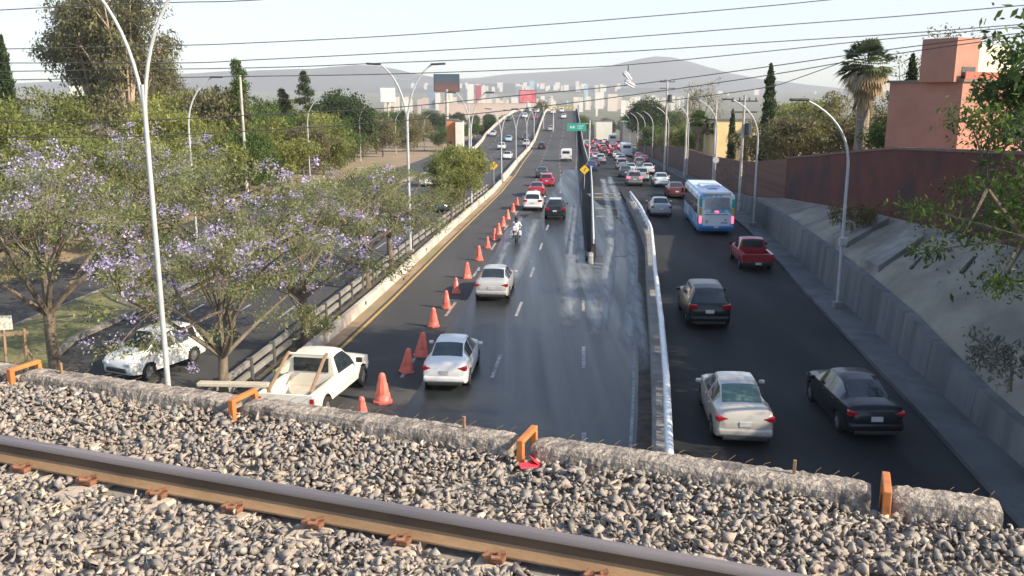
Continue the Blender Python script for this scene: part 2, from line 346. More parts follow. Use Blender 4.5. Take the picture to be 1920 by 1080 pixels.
track('wet_tyre_track', K((36, 4.9), (45, 6.3), (55, 7.6), (66, 8.9), (80, 9.9), (100, 11.2), (125, 13.6)), 33, 120, .5, lambda y: zr2(y) if y < 97 else zs(y) + .4)
track('wet_tyre_track', K((36, 3.7), (45, 4.9), (52, 5.7), (60, 6.8), (80, 8.8), (100, 10.4), (118, 11.9)), 36, 114, .5, lambda y: zr2(y) if y < 97 else zs(y) + .4)
track('foam_streak', K((28, 3.6), (40, 3.9), (55, 4.4), (70, 5.6)), 36, 70, .6, zm)
track('foam_streak', K((20, 1.5), (40, 2.7), (55, 3.75), (75, 5.1), (90, 6.3)), 38, 88, .6, zm, .013)
track('foam_streak', K((20, -1.8), (45, -.2), (60, .95), (78, 2.3)), 47, 78, .5, zm)
track('foam_streak', K((20, -1.8), (45, -1.3), (60, -.45), (78, .9)), 50, 79, .35, zm)
track('foam_streak', K((20, 5.6), (30, 4.9), (40, 5.9), (50, 7.0)), 31, 50, .45, zm, .014)

# ------------------------------------------------------------------ barriers and walls
# balustrade on the far side of the planted trough
b = thing('balustrade', 'low concrete balustrade of two beams beside planted trough', 'fence')
ys = np.arange(6, 100, 3.0)
base = lambda y: (bal(y), y, zm(y) - .01)
ob('top_beam', MB().ext([(-.07, .74), (-.07, .94), (.07, .94), (.07, .74)], [base(y) for y in ys]), conc, b)
ob('lower_beam', MB().ext([(-.06, .34), (-.06, .54), (.06, .54), (.06, .34)], [base(y) for y in ys]), conc, b)
for y in np.arange(6, 99, 2.2): ob('post', MB().box((bal(y) + .02, y, zm(y) + .5), (.2, .2, 1.0), .02), stained_shade, b)
# low barrier by the main road
b = thing('median_barrier', 'long low concrete kerb wall beside yellow line', 'barrier')
ob('wall', MB().ext([(-.14, -.05), (-.10, .5), (.1, .5), (.16, -.05)], [(bar(y), y, zm(y)) for y in YN if y < 112]), conc_w, b)
for y in np.arange(18, 96, 4.0):
    if int(y) % 8 < 4: ob('reflector', MB().box((bar(y) + .135, y, zm(y) + .3), (.05, .14, .16), .01), blackp, b)
    else: ob('reflector', MB().box((bar(y), y, zm(y) + .56), (.1, .05, .12), .01), pm('reflector_yellow', (.8, .75, .1), rough=.4), b)
struct('planting_trough', strip(lambda y: bal(y), lambda y: bar(y), zm, .12, [y for y in YN if y < 105]), soil)
# parapets of the flyover
def parapet(label, X, y0, y1, side, pipe=True, mt=None):
    t = thing('flyover_parapet', label, 'parapet')
    Y = [y for y in YN if y0 <= y <= y1]
    ob('wall', MB().ext([(-.18, -.1), (-.12, .85), (.12, .85), (.18, -.1)], [(X(y), y, zm(y)) for y in Y]), mt or conc_w, t)
    if pipe: ob('hand_rail', MB().tube([(X(y), y, zm(y) + 1.15) for y in Y], .06, 6), rail_w, t)
    return t
parapet('pale left wall of the central flyover rising to the crest', bar, 112, 600, 1, False)
parapet('pale curved outer wall on far side of the oncoming flyover', ll, 150, 600, 1, False)
t = parapet('long right wall of the flyover starting at the gore nose', wedr, 55, 600, 1, True, stained_shade)
for y in np.arange(57, 150, 3.2): ob('post', MB().box((wedr(y), y, zm(y) + 1.0), (.07, .07, .34)), rail_w, t)
b = thing('gore_planter', 'narrow dark wedge planter behind the white gore nose', 'planter')
ob('kerb', MB().ext([(-.1, -.05), (-.08, .3), (.08, .3), (.1, -.05)], [(wedl(y), y, zm(y)) for y in np.arange(55, 140, 3)]), soil_shade, b)  # kerb and soil coloured near black for the parapet's shade
q = strip(lambda y: wedl(y) + .05, lambda y: wedr(y) - .1, zm, .15, np.arange(55.5, 140, 3)); ob('soil', q, soil_shade, b)
ob('nose', MB().box((4.93, 54.7, .02), (.34, 1.3, .8), .12, rz=-.09, seg=4), wht_p, b)
# retaining wall with white pipe rail
t = thing('retaining_wall', 'grey wall between main road and service road with white pipe rail', 'wall')
Y = [y for y in np.arange(4, 85, 2.5)]
ob('wall', MB().ext([(0, -.1), (0, .92), (.5, .92), (.5, -.1)], [(wal(y), y, zm(y)) for y in Y]), conc, t)
ob('top_rail', MB().tube([(wal(y) + .4, y, zm(y) + 1.5) for y in Y], .11, 10), rail_w, t, smooth=True)
ob('lower_rail', MB().tube([(wal(y) + .4, y, zm(y) + 1.16) for y in Y], .05, 6), rail_w, t, smooth=True)
for y in np.arange(5, 84, 2.5): ob('post', MB().box((wal(y) + .4, y, zm(y) + 1.17), (.1, .16, .52), .02), rail_w, t)
# right side concrete wall, slope, red wall
t = thing('slope_wall', 'leaning grey concrete wall at the back of the right sidewalk', 'wall')
Yw = [3, 8, 14, 20, 25, 29, 32, 38, 44, 50, 56, 60, 66, 72, 78, 83]
hw = K((3, .75), (20, .85), (26, 1.1), (32, 1.65), (40, 1.85), (59, 1.85), (72, 1.5), (84, .7))
for i in range(len(Yw) - 1):
    y0, y1 = Yw[i], Yw[i + 1]
    q = MB(); Vp = []
    for y in (y0, y1 - .03):
        h = hw(y)
        for dx, dz in ((0, -.1), (.14, h), (.5, h), (.5, -.1)): Vp.append((wb(y) + dx, y, zs(y) + .5 + dz))
    q.add(Vp, [(0, 1, 2, 3), (7, 6, 5, 4), (0, 4, 5, 1), (1, 5, 6, 2), (2, 6, 7, 3), (3, 7, 4, 0)]); ob('panel', q, (conc_v, conc_v2)[i % 2], t)
zw = K((3, 5.0), (30, 4.6), (47, 3.8), (70, 2.2), (82, .9), (100, .3), (130, -.4), (190, -2.5), (250, -3.8))
xw = K((3, 17.0), (30, 18.6), (47, 19.9), (70, 21.6), (82, 21.6), (100, 22.4), (130, 25.0), (190, 30.0), (250, 34.4))
tw = K((3, 8.4), (30, 8.0), (47, 7.3), (70, 5.3), (82, 4.2), (100, 3.6), (130, 2.9), (190, .8), (250, -.8))
V = []; F = []; ysl = np.arange(3, 84, 1.5); nx = 12
for y in ysl:
    a = wb(y) + .45; za = zs(y) + .5 + hw(y) - .12; bb = max(xw(y), a + .15); zb = max(zw(y), zs(y) + .6)
    for k in range(nx):
        u = k / (nx - 1); V.append((a + (bb - a) * u, y, za + (zb - za) * (u ** .8) + .05 * math.sin(y * 1.3 + k) * (0 < k < nx - 1)))
for i in range(len(ysl) - 1):
    for k in range(nx - 1): q = i * nx + k; F.append((q, q + 1, q + nx + 1, q + nx))
m = MB(); m.add(V, F); struct('embankment', m, conc_slope, )
m = MB()
V = []; F = []
Yp = np.arange(3, 260, 6.)
for y in Yp:
    for k, d in enumerate((0, 15, 40, 90)): V.append((xw(y) + .2 + d, y, max(zw(y) + (.6 if y < 70 else 0), zs(y) - .02)))
for i in range(len(Yp) - 1):
    for k in range(3): q = i * 4 + k; F.append((q, q + 1, q + 5, q + 4))
m.add(V, F); struct('plateau', m, dirt)
def wallrun(name, label, y0, y1, mt, step=3.5, tk=.3, cap=None):
    t = thing(name, label, 'wall'); ys = np.arange(y0, y1 + .1, step); V = []; F = []
    for y in ys:
        for (dx, z) in ((0, zw(y) - .4), (0, tw(y)), (tk, tw(y)), (tk, zw(y) - .4)): V.append((xw(y) + dx, y, z))
    for i in range(len(ys) - 1):
        for k in range(4): F.append((i * 4 + k, (i + 1) * 4 + k, (i + 1) * 4 + (k + 1) % 4, i * 4 + (k + 1) % 4))
    n4 = len(ys) * 4; F += [(0, 1, 2, 3), (n4 - 1, n4 - 2, n4 - 3, n4 - 4)]
    q = MB(); q.add(V, F); ob('wall', q, mt, t)
    if cap: ob('coping', MB().ext([(-.06, 0), (-.06, .12), (tk + .06, .12), (tk + .06, 0)], [(xw(y), y, tw(y) + .003) for y in ys]), cap, t)
    return t
wallrun('red_wall', 'dark red painted garden wall above the concrete slope', 3, 70, brick_r, 3.35, cap=pm('wall_coping', (.16, .10, .085), (.22, .14, .11), rough=.9, scale=2))
wallrun('brick_wall', 'brown brick boundary wall behind the sidewalk and lamp posts', 70.1, 250, brickm, 5)
# dark stains / drainage slabs on the slope
for (yy, u, L, lab) in ((38, .25, 3.4, 'lower pale concrete slab cast on the grey slope'), (44, .3, 3.6, 'upper pale concrete slab cast on the grey slope')):
    a = wb(yy) + .45; bb = xw(yy); za = zs(yy) + .5 + hw(yy); zb = zw(yy)
    x0 = a + .3; x1 = a + L * .75
    s_ = (zb - za) / (bb - a)
    q = MB(); q.add([(x, y, za + (x - a) * s_ + dz) for dz in (-.1, .30) for (x, y) in ((x0, yy), (x1, yy + .8), (x1, yy + 2.6), (x0, yy + 2.0))],
                    [(0, 1, 2, 3), (4, 5, 6, 7), (0, 1, 5, 4), (1, 2, 6, 5), (2, 3, 7, 6), (3, 0, 4, 7)])
    tag(ob('concrete_slab', q, conc), lab, 'slab')
def slope_z(x, y):
    a = wb(y) + .45; bb = xw(y); za = zs(y) + .5 + hw(y) - .12; return za + (zw(y) - za) * max(0, min(1, (x - a) / (bb - a))) ** .8
for (x, y, L_, lab) in ((17.6, 38.4, 1.5, 'dark shadowed drain slot on the slope right of the lamp box'), (16.9, 36.4, 1.1, 'dark shadowed drain slot nearest the lamp on the slope'), (17.4, 33.2, 1.4, 'long diagonal drain slot in the middle of the slope'), (15.2, 26.8, .5, 'small round drain hole low on the slope')):
    q = MB(); q.box((x, y, slope_z(x, y) + .03), (L_, .16, .1), .05, rz=.75, ry=-.33); tag(ob('drain_slot', q, soil), lab, 'drain', 'drain slots on the slope')  # dark box paints the hole together with its shadow

# ------------------------------------------------------------------ railway bridge in the foreground (local frame u along the rail, n away from it)
RZ = math.atan2(-.347, .938)
def loc2w(u, n_, z=0): return (u * .938 + n_ * .347, -u * .347 + n_ * .938, z)
def bobj(name, m, mt, parent=None, **kw):
    o = ob(name, m, mt, parent, **kw)
    if parent is None: o.rotation_euler = (0, 0, RZ)
    return o
bt = thing('railway_bridge', 'concrete railway bridge deck carrying ballast above the roads', 'bridge', (0, 0, 0), RZ)
ob('deck', MB().box((-4, 2.0, 6.7), (26, 7.9, .98)), conc_d, bt)
ob('girder', MB().box((-4, 4.9, 5.95), (26, .5, .5)), conc_d, bt)
tag(bt, 'concrete railway bridge deck carrying ballast above the roads', 'bridge')
# parapet segments
def rough_block(u0, u1, seed):
    r = np.random.default_rng(seed); nu = int((u1 - u0) / .03) + 1
    prof = [(5.68, 7.1), (5.685, 7.2), (5.69, 7.28), (5.70, 7.35), (5.705, 7.41), (5.72, 7.44), (5.76, 7.447), (5.82, 7.448), (5.88, 7.446), (5.92, 7.44), (5.935, 7.41), (5.94, 7.3), (5.95, 6.9), (5.70, 6.9)]
    V = []; F = []; n_ = len(prof); up = np.linspace(u0, u1, nu)
    for i, u in enumerate(up):
        e = min(i, nu - 1 - i); sh = .02 * math.exp(-e * .9)
        for (a, z) in prof:
            ca, cz = 5.82, 7.2; k = 1 - sh * 4
            j = .0035
            V.append((u + r.normal(0, .002), ca + (a - ca) * k + r.normal(0, j), cz + (z - cz) * k + r.normal(0, j)))
    for i in range(nu - 1):
        for k in range(n_): F.append((i * n_ + k, (i + 1) * n_ + k, (i + 1) * n_ + (k + 1) % n_, i * n_ + (k + 1) % n_))
    F.append(tuple(range(n_))); F.append(tuple(range(nu * n_ - 1, (nu - 1) * n_ - 1, -1)))
    q = MB(); q.add(V, F); return q
BU = [-6.97, -4.54, -2.03, .42]
segs = [(-9.3, -7.12, 'curb block of rough concrete at far left before the first orange clamp'),
        (-6.93, -4.64, 'long rough concrete curb block between the two left orange clamps'),
        (-4.50, -2.14, 'long rough concrete curb block with rebar stub beside middle orange clamp'),
        (-1.97, .33, 'long rough concrete curb block below the white pipe rail end'),
        (.46, 1.08, 'short rough concrete curb block with rounded end at far right')]
for i, (a, b_, lab) in enumerate(segs):
    o = bobj('curb_block', rough_block(a, b_, 40 + i), aggr); tag(o, lab, 'curb block', 'curb blocks along the bridge edge')
    wq = MB(); rr = random.Random(i)
    for u in np.arange(a + .1, b_ - .05, .115):
        if rr.random() < .25: continue
        wq = MB(); L_ = rr.uniform(.03, .07); wq.tube([(u, 5.9, 7.42), (u + L_ * .4, 5.92, 7.455), (u + L_, 5.95, 7.46 + rr.uniform(0, .02))], .0022, 3)
        ob('wire_stub', wq, rust, o)
for k, (u, lab) in enumerate(((-6.55, 'thin rusty rebar stub on curb near far left clamp'), (-2.55, 'short rusty rebar stub just left of the middle orange clamp'),
               (-.15, 'rusty square rebar stub in front of the sunlit asphalt'))):
    q = MB().box((u, 5.84, 7.48), (.022, .022, .13), .003)
    o = bobj('rebar_stub', q, rust); tag(o, lab, 'rebar', 'rebar stubs on the bridge edge')
def clamp(u, lab, lean=0.):
    q = MB()
    q.box((u, 5.665, 7.34), (.05, .05, .25), .006); q.box((u, 5.81, 7.478), (.05, .34, .035), .006); q.box((u, 5.965, 7.35), (.05, .04, .22), .006)
    o = bobj('clamp', q, orange); tag(o, lab, 'clamp', 'orange clamps over the curb')
for u, lab in zip(BU, ('orange steel clamp over the curb at far left', 'orange steel clamp over the curb in front of the white pickup',
                       'orange steel clamp over the curb with red plastic scrap at its foot', 'orange steel clamp over the curb at the right')): clamp(u, lab)
# rail
rt = thing('rail', 'rusty steel rail with polished head crossing the ballast', 'rail', (0, 0, 0), RZ)
zh = 7.5; U0, U1 = -10.5, 4.0
def rprof(pts, mt, nm):
    ob(nm, MB().ext([(-(a), z) for a, z in pts], [(U0, 4.40, 0), (U1, 4.40, 0)]), mt, rt, smooth=True)
rprof([(-.036, 7.458), (-.036, 7.488), (-.028, 7.498), (0, 7.501), (.028, 7.498), (.036, 7.488), (.036, 7.458), (.012, 7.448), (-.012, 7.448)], rtop, 'rail_head')
rprof([(-.010, 7.4475), (.010, 7.4475), (.012, 7.3885), (-.012, 7.3885)], rust_shade, 'rail_web')
rprof([(-.078, 7.333), (-.078, 7.345), (-.035, 7.362), (-.012, 7.388), (.012, 7.388), (.035, 7.362), (.078, 7.345), (.078, 7.333)], rust, 'rail_foot')
k = 0
for u in np.arange(-1.69 - .6 * 9, 1.9, .6):
    q = MB().box((u, 3.65, 7.21), (.24, 2.66, .2), .02)
    o = bobj('sleeper', q, slp); tag(o, 'mostly buried concrete sleeper under the rusty rail', 'sleeper', 'sleepers under the rail')
    ci = MB()
    ci.tube([(u - .05, 4.32, 7.36), (u - .07, 4.27, 7.345), (u - .04, 4.24, 7.355), (u, 4.235, 7.375), (u + .03, 4.26, 7.365), (u + .015, 4.31, 7.362), (u + .05, 4.33, 7.37)], .013, 6)
    c = ob('rail_clip', ci, clipm, o)
    ob('clip_plate', MB().box((u, 4.305, 7.335), (.11, .08, .03), .004), clipm, o); ob('clip_plate', MB().box((u, 4.50, 7.335), (.11, .08, .03), .004), clipm, o)
# ballast stones
def stones(N, seed):
    r = np.random.default_rng(seed); protos = []
    for s in range(14):
        bm = bmesh.new()
        for p in r.normal(size=(7, 3)):
            p = p / np.linalg.norm(p) * (.8 + .3 * r.random()); bm.verts.new((p[0] * r.uniform(.9, 1.45), p[1] * r.uniform(.7, 1.1), p[2] * r.uniform(.4, .7)))
        res = bmesh.ops.convex_hull(bm, input=bm.verts); bmesh.ops.delete(bm, geom=[v for v in bm.verts if not v.link_faces], context='VERTS')
        bmesh.ops.triangulate(bm, faces=bm.faces); bm.verts.index_update()
        protos.append((np.array([v.co[:] for v in bm.verts]), np.array([[v.index for v in f.verts] for f in bm.faces]))); bm.free()
    u = r.uniform(-9.0, 3.4, N); n_ = r.uniform(2.9, 5.74, N); z = r.uniform(7.265, 7.325, N); rad = r.lognormal(-3.62, .36, N); rad = np.clip(rad, .012, .055)
    z += .02 * np.sin(u * 2.1 + n_ * 1.7) + .015 * np.sin(u * 5.3 - n_ * 4)
    z = np.minimum(z, 7.345 - rad * .35); z += .02 * (np.abs(n_ - 4.4) > .45); sl_ = (np.abs(((u + 1.69) / .6) - np.round((u + 1.69) / .6)) * .6 < .15) & (n_ < 4.98); z = np.where(sl_, 7.312 + .028 * r.random(N), z)
    z += .022 * np.clip((n_ - 5.25) / .3, 0, 1)
    near = np.abs(n_ - 4.40) < .12; z[near] -= .05; near = np.abs(n_ - 4.40) < .05; keep = ~near
    fr = ((u + 1.69) / .6) - np.round((u + 1.69) / .6); on = (np.abs(fr * .6) < .12) & (n_ > 4.14 + .07 * np.sin(u * 7)) & (n_ < 4.76 + .06 * np.sin(u * 9))
    keep &= ~(on & (r.random(N) < .93))
    Vs = []; Fs = []; off = 0
    pid = r.integers(0, 14, N)
    for i in np.nonzero(keep)[0]:
        pv, pf = protos[pid[i]]
        q = r.normal(size=4) * np.array([1.6, .8, .8, 1.2]); q /= np.linalg.norm(q); a, b_, c, d = q
        M = np.array([[1 - 2 * (c * c + d * d), 2 * (b_ * c - a * d), 2 * (b_ * d + a * c)], [2 * (b_ * c + a * d), 1 - 2 * (b_ * b_ + d * d), 2 * (c * d - a * b_)], [2 * (b_ * d - a * c), 2 * (c * d + a * b_), 1 - 2 * (b_ * b_ + c * c)]])
        Vs.append(pv @ M.T * rad[i] * np.array([1.1, 1.1, 1]) + (u[i], n_[i], z[i])); Fs.append(pf + off); off += len(pv)
    return npmesh('ballast', np.concatenate(Vs), np.concatenate(Fs))
def stonemat():
    m = bpy.data.materials.new('ballast_stone'); m.use_nodes = True; t = m.node_tree; b = t.nodes['Principled BSDF']; b.inputs['Roughness'].default_value = .9
    ge = nd(t, 'ShaderNodeNewGeometry'); cr = nd(t, 'ShaderNodeValToRGB'); cr.color_ramp.interpolation = 'LINEAR'; e = cr.color_ramp.elements
    cs = [(0, (.20, .18, .155)), (.25, (.275, .24, .20)), (.5, (.335, .285, .235)), (.68, (.27, .25, .225)), (.8, (.38, .295, .235)), (.94, (.40, .35, .29)), (.98, (.56, .46, .34)), (1, (.58, .52, .44))]
    e[0].position = 0; e[0].color = (*cs[0][1], 1); e[1].position = 1; e[1].color = (*cs[-1][1], 1)
    for p, c in cs[1:-1]: x = e.new(p); x.color = (*c, 1)
    t.links.new(ge.outputs['Random Per Island'], cr.inputs[0])
    tc = nd(t, 'ShaderNodeTexCoord'); nz = nd(t, 'ShaderNodeTexNoise'); nz.inputs['Scale'].default_value = 60; t.links.new(tc.outputs['Object'], nz.inputs[0])
    mr_ = nd(t, 'ShaderNodeMapRange'); mr_.inputs[3].default_value = .7; mr_.inputs[4].default_value = 1.25; t.links.new(nz.outputs[0], mr_.inputs[0])
    hs = nd(t, 'ShaderNodeHueSaturation'); t.links.new(cr.outputs[0], hs.inputs['Color']); t.links.new(mr_.outputs[0], hs.inputs['Value']); t.links.new(hs.outputs[0], b.inputs[0])
    bp = nd(t, 'ShaderNodeBump'); bp.inputs['Strength'].default_value = .4; bp.inputs['Distance'].default_value = .004; t.links.new(nz.outputs[0], bp.inputs['Height']); t.links.new(bp.outputs[0], b.inputs['Normal'])
    return m
o = ob('ballast', stones(40000, 5), stonemat(), kind='stuff'); o.rotation_euler = (0, 0, RZ)
o['label'] = 'grey crushed stone ballast around the rusty rail'; o['category'] = 'ballast'
q = MB(); q.box((-3, 2.1, 7.27), (26, 7.16, .02)); bobj('ballast_bed', q, pm('ballast_dust', (.22, .195, .165), (.32, .285, .24), rough=1, scale=30), kind='structure')
q = MB(); q.box((0, 0, 0), (.16, .06, .012), .005, rx=.3); q.box((.05, .03, .02), (.07, .09, .01), .004, ry=.6)
o = tag(ob('plastic_scrap', q, pm('red_scrap', (.6, .04, .06), rough=.4)), 'crumpled red plastic scrap beside the middle orange clamp', 'litter'); o.location = loc2w(-1.93, 5.58, 7.345); o.rotation_euler = (.1, .1, .4)
q = MB(); q.box((0, 0, 0), (.10, .03, .01), .003, rx=.4); q.box((.03, .02, .01), (.05, .05, .008), .003, ry=.6)
o = tag(ob('plastic_scrap', q, pm('blue_scrap', (.3, .6, .7), rough=.3)), 'pale blue plastic scrap beside the rail at lower right', 'litter'); o.location = loc2w(.02, 4.62, 7.35)
#PART2
# ------------------------------------------------------------------ vehicles
def interp_st(st, dy=.09):
    st = sorted(st); out = []
    for a, b in zip(st[:-1], st[1:]):
        n = max(1, int(math.ceil((b[0] - a[0]) / dy)))
        for i in range(n): t = i / n; out.append(tuple(p + (q - p) * t for p, q in zip(a, b)))
    out.append(st[-1]); return out
def body_parts(st, glass_y, ws_y, rw_y, arches, wr=.37, bp=(), roof_y=None):
    """st: stations (y, z bottom, half width, belt z, roof z, roof half width). returns dict name -> MB"""
    S = interp_st(st); V = []; ring = []
    for (y, zb, w_, zt, zr, rw_) in S:
        h = zt - zb; r = [(0, zb), (w_ * .8, zb)]
        for k in range(8):
            t = k / 7; bul = 1 - .05 * abs(t - .45) * 2 * (1 if t > .45 else .8)
            r.append((w_ * bul, zb + .03 + (h - .05) * t))
        r.append((w_ * .93, zt)); zz = max(zr, zt + .004)
        r.append((w_ * .93 + (rw_ - w_ * .93) * .9, zt + (zz - zt) * .86)); r.append((rw_ * .96, zt + (zz - zt) * .97)); r.append((rw_ * .6, zz + .012)); r.append((0, zz + .022))
        ring.append(r)
    nR = len(ring[0]); ny = len(S); full = 2 * nR - 2
    idx = lambda i, j: i * full + (j % full)
    VV = []
    for i, r in enumerate(ring):
        y = S[i][0]
        pts = [(x, z) for x, z in r] + [(-x, z) for x, z in r[-2:0:-1]]
        for (x, z) in pts: VV.append([x, y, z])
    dead = set()
    for i in range(ny):
        for j in range(full):
            x, y, z = VV[idx(i, j)]
            jj = j if j < nR else full - j
            if jj <= 9:
                for ay in arches:
                    d = math.hypot(y - ay, z - wr * .87)
                    if d < wr * .92: dead.add(idx(i, j))
                    elif d < wr * 1.16 and jj >= 1:
                        f_ = wr / d; VV[idx(i, j)][1] = ay + (y - ay) * f_; VV[idx(i, j)][2] = max(z if jj == 1 else .1, wr * .87 + (z - wr * .87) * f_)
    P = {k: MB() for k in ('body', 'side_window', 'side_window2', 'windscreen', 'rear_window')}
    for k in P: P[k].v = [tuple(q) for q in VV]
    for i in range(ny - 1):
        ym = (S[i][0] + S[i + 1][0]) / 2
        for j in range(full):
            f = (idx(i, j), idx(i + 1, j), idx(i + 1, j + 1), idx(i, j + 1))
            if any(q in dead for q in f): continue
            jj = j if j < nR - 1 else full - 1 - j
            k = 'body'
            if jj == 10 and any(a < ym < b for a, b in glass_y): k = 'side_window' if j < nR else 'side_window2'
            elif jj >= 11 and ws_y and ws_y[0] < ym < ws_y[1] and jj >= 12: k = 'windscreen'
            elif jj >= 12 and rw_y and rw_y[0] < ym < rw_y[1]: k = 'rear_window'
            P[k].f.append(f)
    P['body'].f.append(tuple(idx(0, j) for j in range(full))); P['body'].f.append(tuple(idx(ny - 1, j) for j in range(full - 1, -1, -1)))
    for k, q in P.items():
        used = sorted({i for f in q.f for i in f}); mp_ = {o: n for n, o in enumerate(used)}
        q.v = [q.v[i] for i in used]; q.f = [tuple(mp_[i] for i in f) for f in q.f]
    w_ = max(s[2] for s in st); y0 = st[0][0] + .1; y1 = st[-1][0] - .1
    ch = MB().box((0, (y0 + y1) / 2, .42), (w_ * 1.25, (y1 - y0), .34)); P['chassis'] = ch
    return P
def wheel_meshes(r=.31, wd=.2):
    t = MB(); n = 20
    prof = [(r * .62, -wd / 2), (r * .93, -wd / 2), (r, -wd * .32), (r, wd * .32), (r * .93, wd / 2), (r * .62, wd / 2)]
    V = []; F = []
    for k in range(n):
        a = 2 * math.pi * k / n
        for (rr, x) in prof: V.append((x, rr * math.cos(a), rr * math.sin(a)))
    m_ = len(prof)
    for k in range(n):
        for q in range(m_ - 1): F.append((k * m_ + q, ((k + 1) % n) * m_ + q, ((k + 1) % n) * m_ + q + 1, k * m_ + q + 1))
    t.add(V, F)
    ri = MB().cyl((-wd * .38, 0, 0), (wd * .38, 0, 0), r * .62, n=16)
    for k in range(5):
        a = 2 * math.pi * k / 5
        for sx in (-1, 1): ri.box((sx * wd * .40, math.cos(a) * r * .33, math.sin(a) * r * .33), (.02, r * .14, r * .55), rx=a - math.pi / 2 + 0)
    return t.mesh('tyre', True), ri.mesh('rim')
WHEEL = {}
def add_wheels(t, ys, xw_, r=.31, wd=.2):
    key = (r, wd)
    if key not in WHEEL: WHEEL[key] = wheel_meshes(r, wd)
    for y in ys:
        for sx in (-1, 1):
            o = ob('wheel', WHEEL[key][0], tyre, t); o.location = (sx * xw_, y, r)
            ob('rim', WHEEL[key][1], rim_m, o)
def finish(t, P, pm_, gl=None, sw=True):
    gl = gl or glass
    ob('body', P['body'], pm_, t, smooth=True); ob('chassis', P['chassis'], blackp, t)
    for k in ('windscreen', 'rear_window'):
        if P[k].f: ob(k, P[k], gl, t, smooth=True)
    for k in ('side_window', 'side_window2'):
        if P[k].f: ob('side_window', P[k].mesh('side_window', True), glass, t)
def sedan(name, label, pmat, gl=None, lamp=redl, group='cars', s=(1, 1, 1), plate=True, kind='sedan'):
    t = thing(name, label, 'car', group=group)
    if kind == 'sedan':
        st = [(-2.24, .44, .60, .60, .63, .5), (-2.21, .32, .76, .88, .93, .60), (-2.10, .27, .825, .99, 1.04, .62), (-1.85, .24, .855, 1.0, 1.07, .62), (-1.50, .23, .87, .98, 1.09, .62),
              (-.82, .22, .88, .96, 1.42, .55), (-.30, .22, .88, .95, 1.475, .555), (.32, .22, .88, .94, 1.44, .55), (1.12, .22, .875, .93, 1.01, .66), (1.75, .23, .85, .87, .93, .6), (2.10, .26, .79, .76, .79, .55), (2.24, .32, .68, .62, .65, .5), (2.28, .44, .58, .54, .57, .42)]
        P = body_parts(st, [(-1.22, -.32), (-.22, .92)], (.36, 1.08), (-1.46, -.86), (-1.33, 1.38), .35)
        zt_, yr, zl = .82, -2.17, .83
        hw_ = .70
    else:
        st = [(-2.08, .5, .62, .66, .7, .55), (-2.05, .36, .80, .92, .98, .66), (-1.99, .30, .86, 1.04, 1.10, .68), (-1.68, .27, .885, 1.05, 1.52, .60), (-1.45, .25, .895, 1.05, 1.60, .60), (-.9, .25, .90, 1.04, 1.66, .61),
              (.15, .25, .90, 1.02, 1.65, .61), (.45, .25, .90, 1.01, 1.60, .60), (1.12, .25, .90, 1.0, 1.10, .68), (1.8, .27, .87, .97, 1.01, .62), (2.08, .32, .80, .84, .88, .55), (2.18, .45, .68, .66, .70, .45)]
        P = body_parts(st, [(-1.55, -1.15), (-1.08, -.28), (-.2, .9)], (.48, 1.08), (-1.97, -1.70), (-1.25, 1.32), .37)
        zt_, yr, zl = .92, -2.03, .95
        hw_ = .72
    finish(t, P, pmat, gl)
    for sx in (-1, 1):
        ob('tail_light', MB().box((sx * (hw_ - .04), yr + .055, zl), (.37, .21, .17 if kind == 'sedan' else .22), .04, ry=sx * -.12), lamp, t)
        ob('head_light', MB().box((sx * .60, 2.12, .66 if kind == 'sedan' else .74), (.30, .18, .13), .04), headl, t)
        ob('mirror', MB().box((sx * 1.0, .80, 1.0 if kind == 'sedan' else 1.08), (.19, .12, .12), .04), pmat, t)
        for y in (.05, -.85): ob('door_handle', MB().box((sx * .875, y, .86 if kind == 'sedan' else .92), (.03, .16, .025), .008), pmat, t)
    ob('bumper', MB().box((0, yr + .0, .46), (1.60, .20, .24), .08, seg=3), pmat, t, smooth=True)
    ob('diffuser', MB().box((0, yr - .02, .30), (1.3, .18, .12), .03), blackp, t)
    ob('grille', MB().box((0, 2.2, .50), (1.0, .12, .16), .03), blackp, t)
    if plate: ob('number_plate', MB().box((0, -2.243 if kind == 'sedan' else -2.085, .70 if kind == 'sedan' else .76), (.34, .03, .14)), platem, t)
    add_wheels(t, (-1.33, 1.38) if kind == 'sedan' else (-1.25, 1.32), .775 if kind == 'sedan' else .79, .305 if kind == 'sedan' else .335)
    t.scale = s; return t
HD = -.081
def put(t, x, y, zf, rz=HD, front=False, half=2.2, pitch=None):
    d = Vector((math.sin(-rz), math.cos(rz), 0)) * half * (-1 if front else 1)
    X, Y = x + d.x, y + d.y; t.location = (X, Y, zf(Y) + (.004 if zf is zm else .0)); dz = zf(Y + 1.5) - zf(Y - 1.5)
    e = Euler((math.atan2(dz, 3) * (1 if abs(rz) < 1.5 else -1), 0, rz)); t.rotation_euler = e; return t
zsv = lambda y: zs(y) + .4
WHT = paint(.78, .78, .76); SIL = paint(.42, .44, .46); BLK = paint(.012, .014, .018); BEI = paint(.50, .46, .40); REDP = paint(.34, .02, .03); MAR = paint(.12, .03, .035)
NAV = paint(.02, .05, .14); GRY = paint(.16, .17, .18); DGR = paint(.05, .055, .06); LBL = paint(.35, .55, .62); CRM = paint(.72, .66, .54); TEA = paint(.62, .68, .68)
G = 'cars on the road'
dark_glass = pm('car_glass_rear', (.03, .045, .05), (.06, .08, .085), rough=.07, scale=1.5, spec=.8)
c = sedan('car', 'white sedan with wet shadow behind it beside the red cones', WHT, dark_glass, group=G, s=(.93, .95, 1)); put(c, -2.36, 29.3, zm)
put(sedan('car', 'silver sedan on the main road beside the cones, behind white sedan', paint(.46, .46, .44), group=G), -1.05, 43.6, zm)
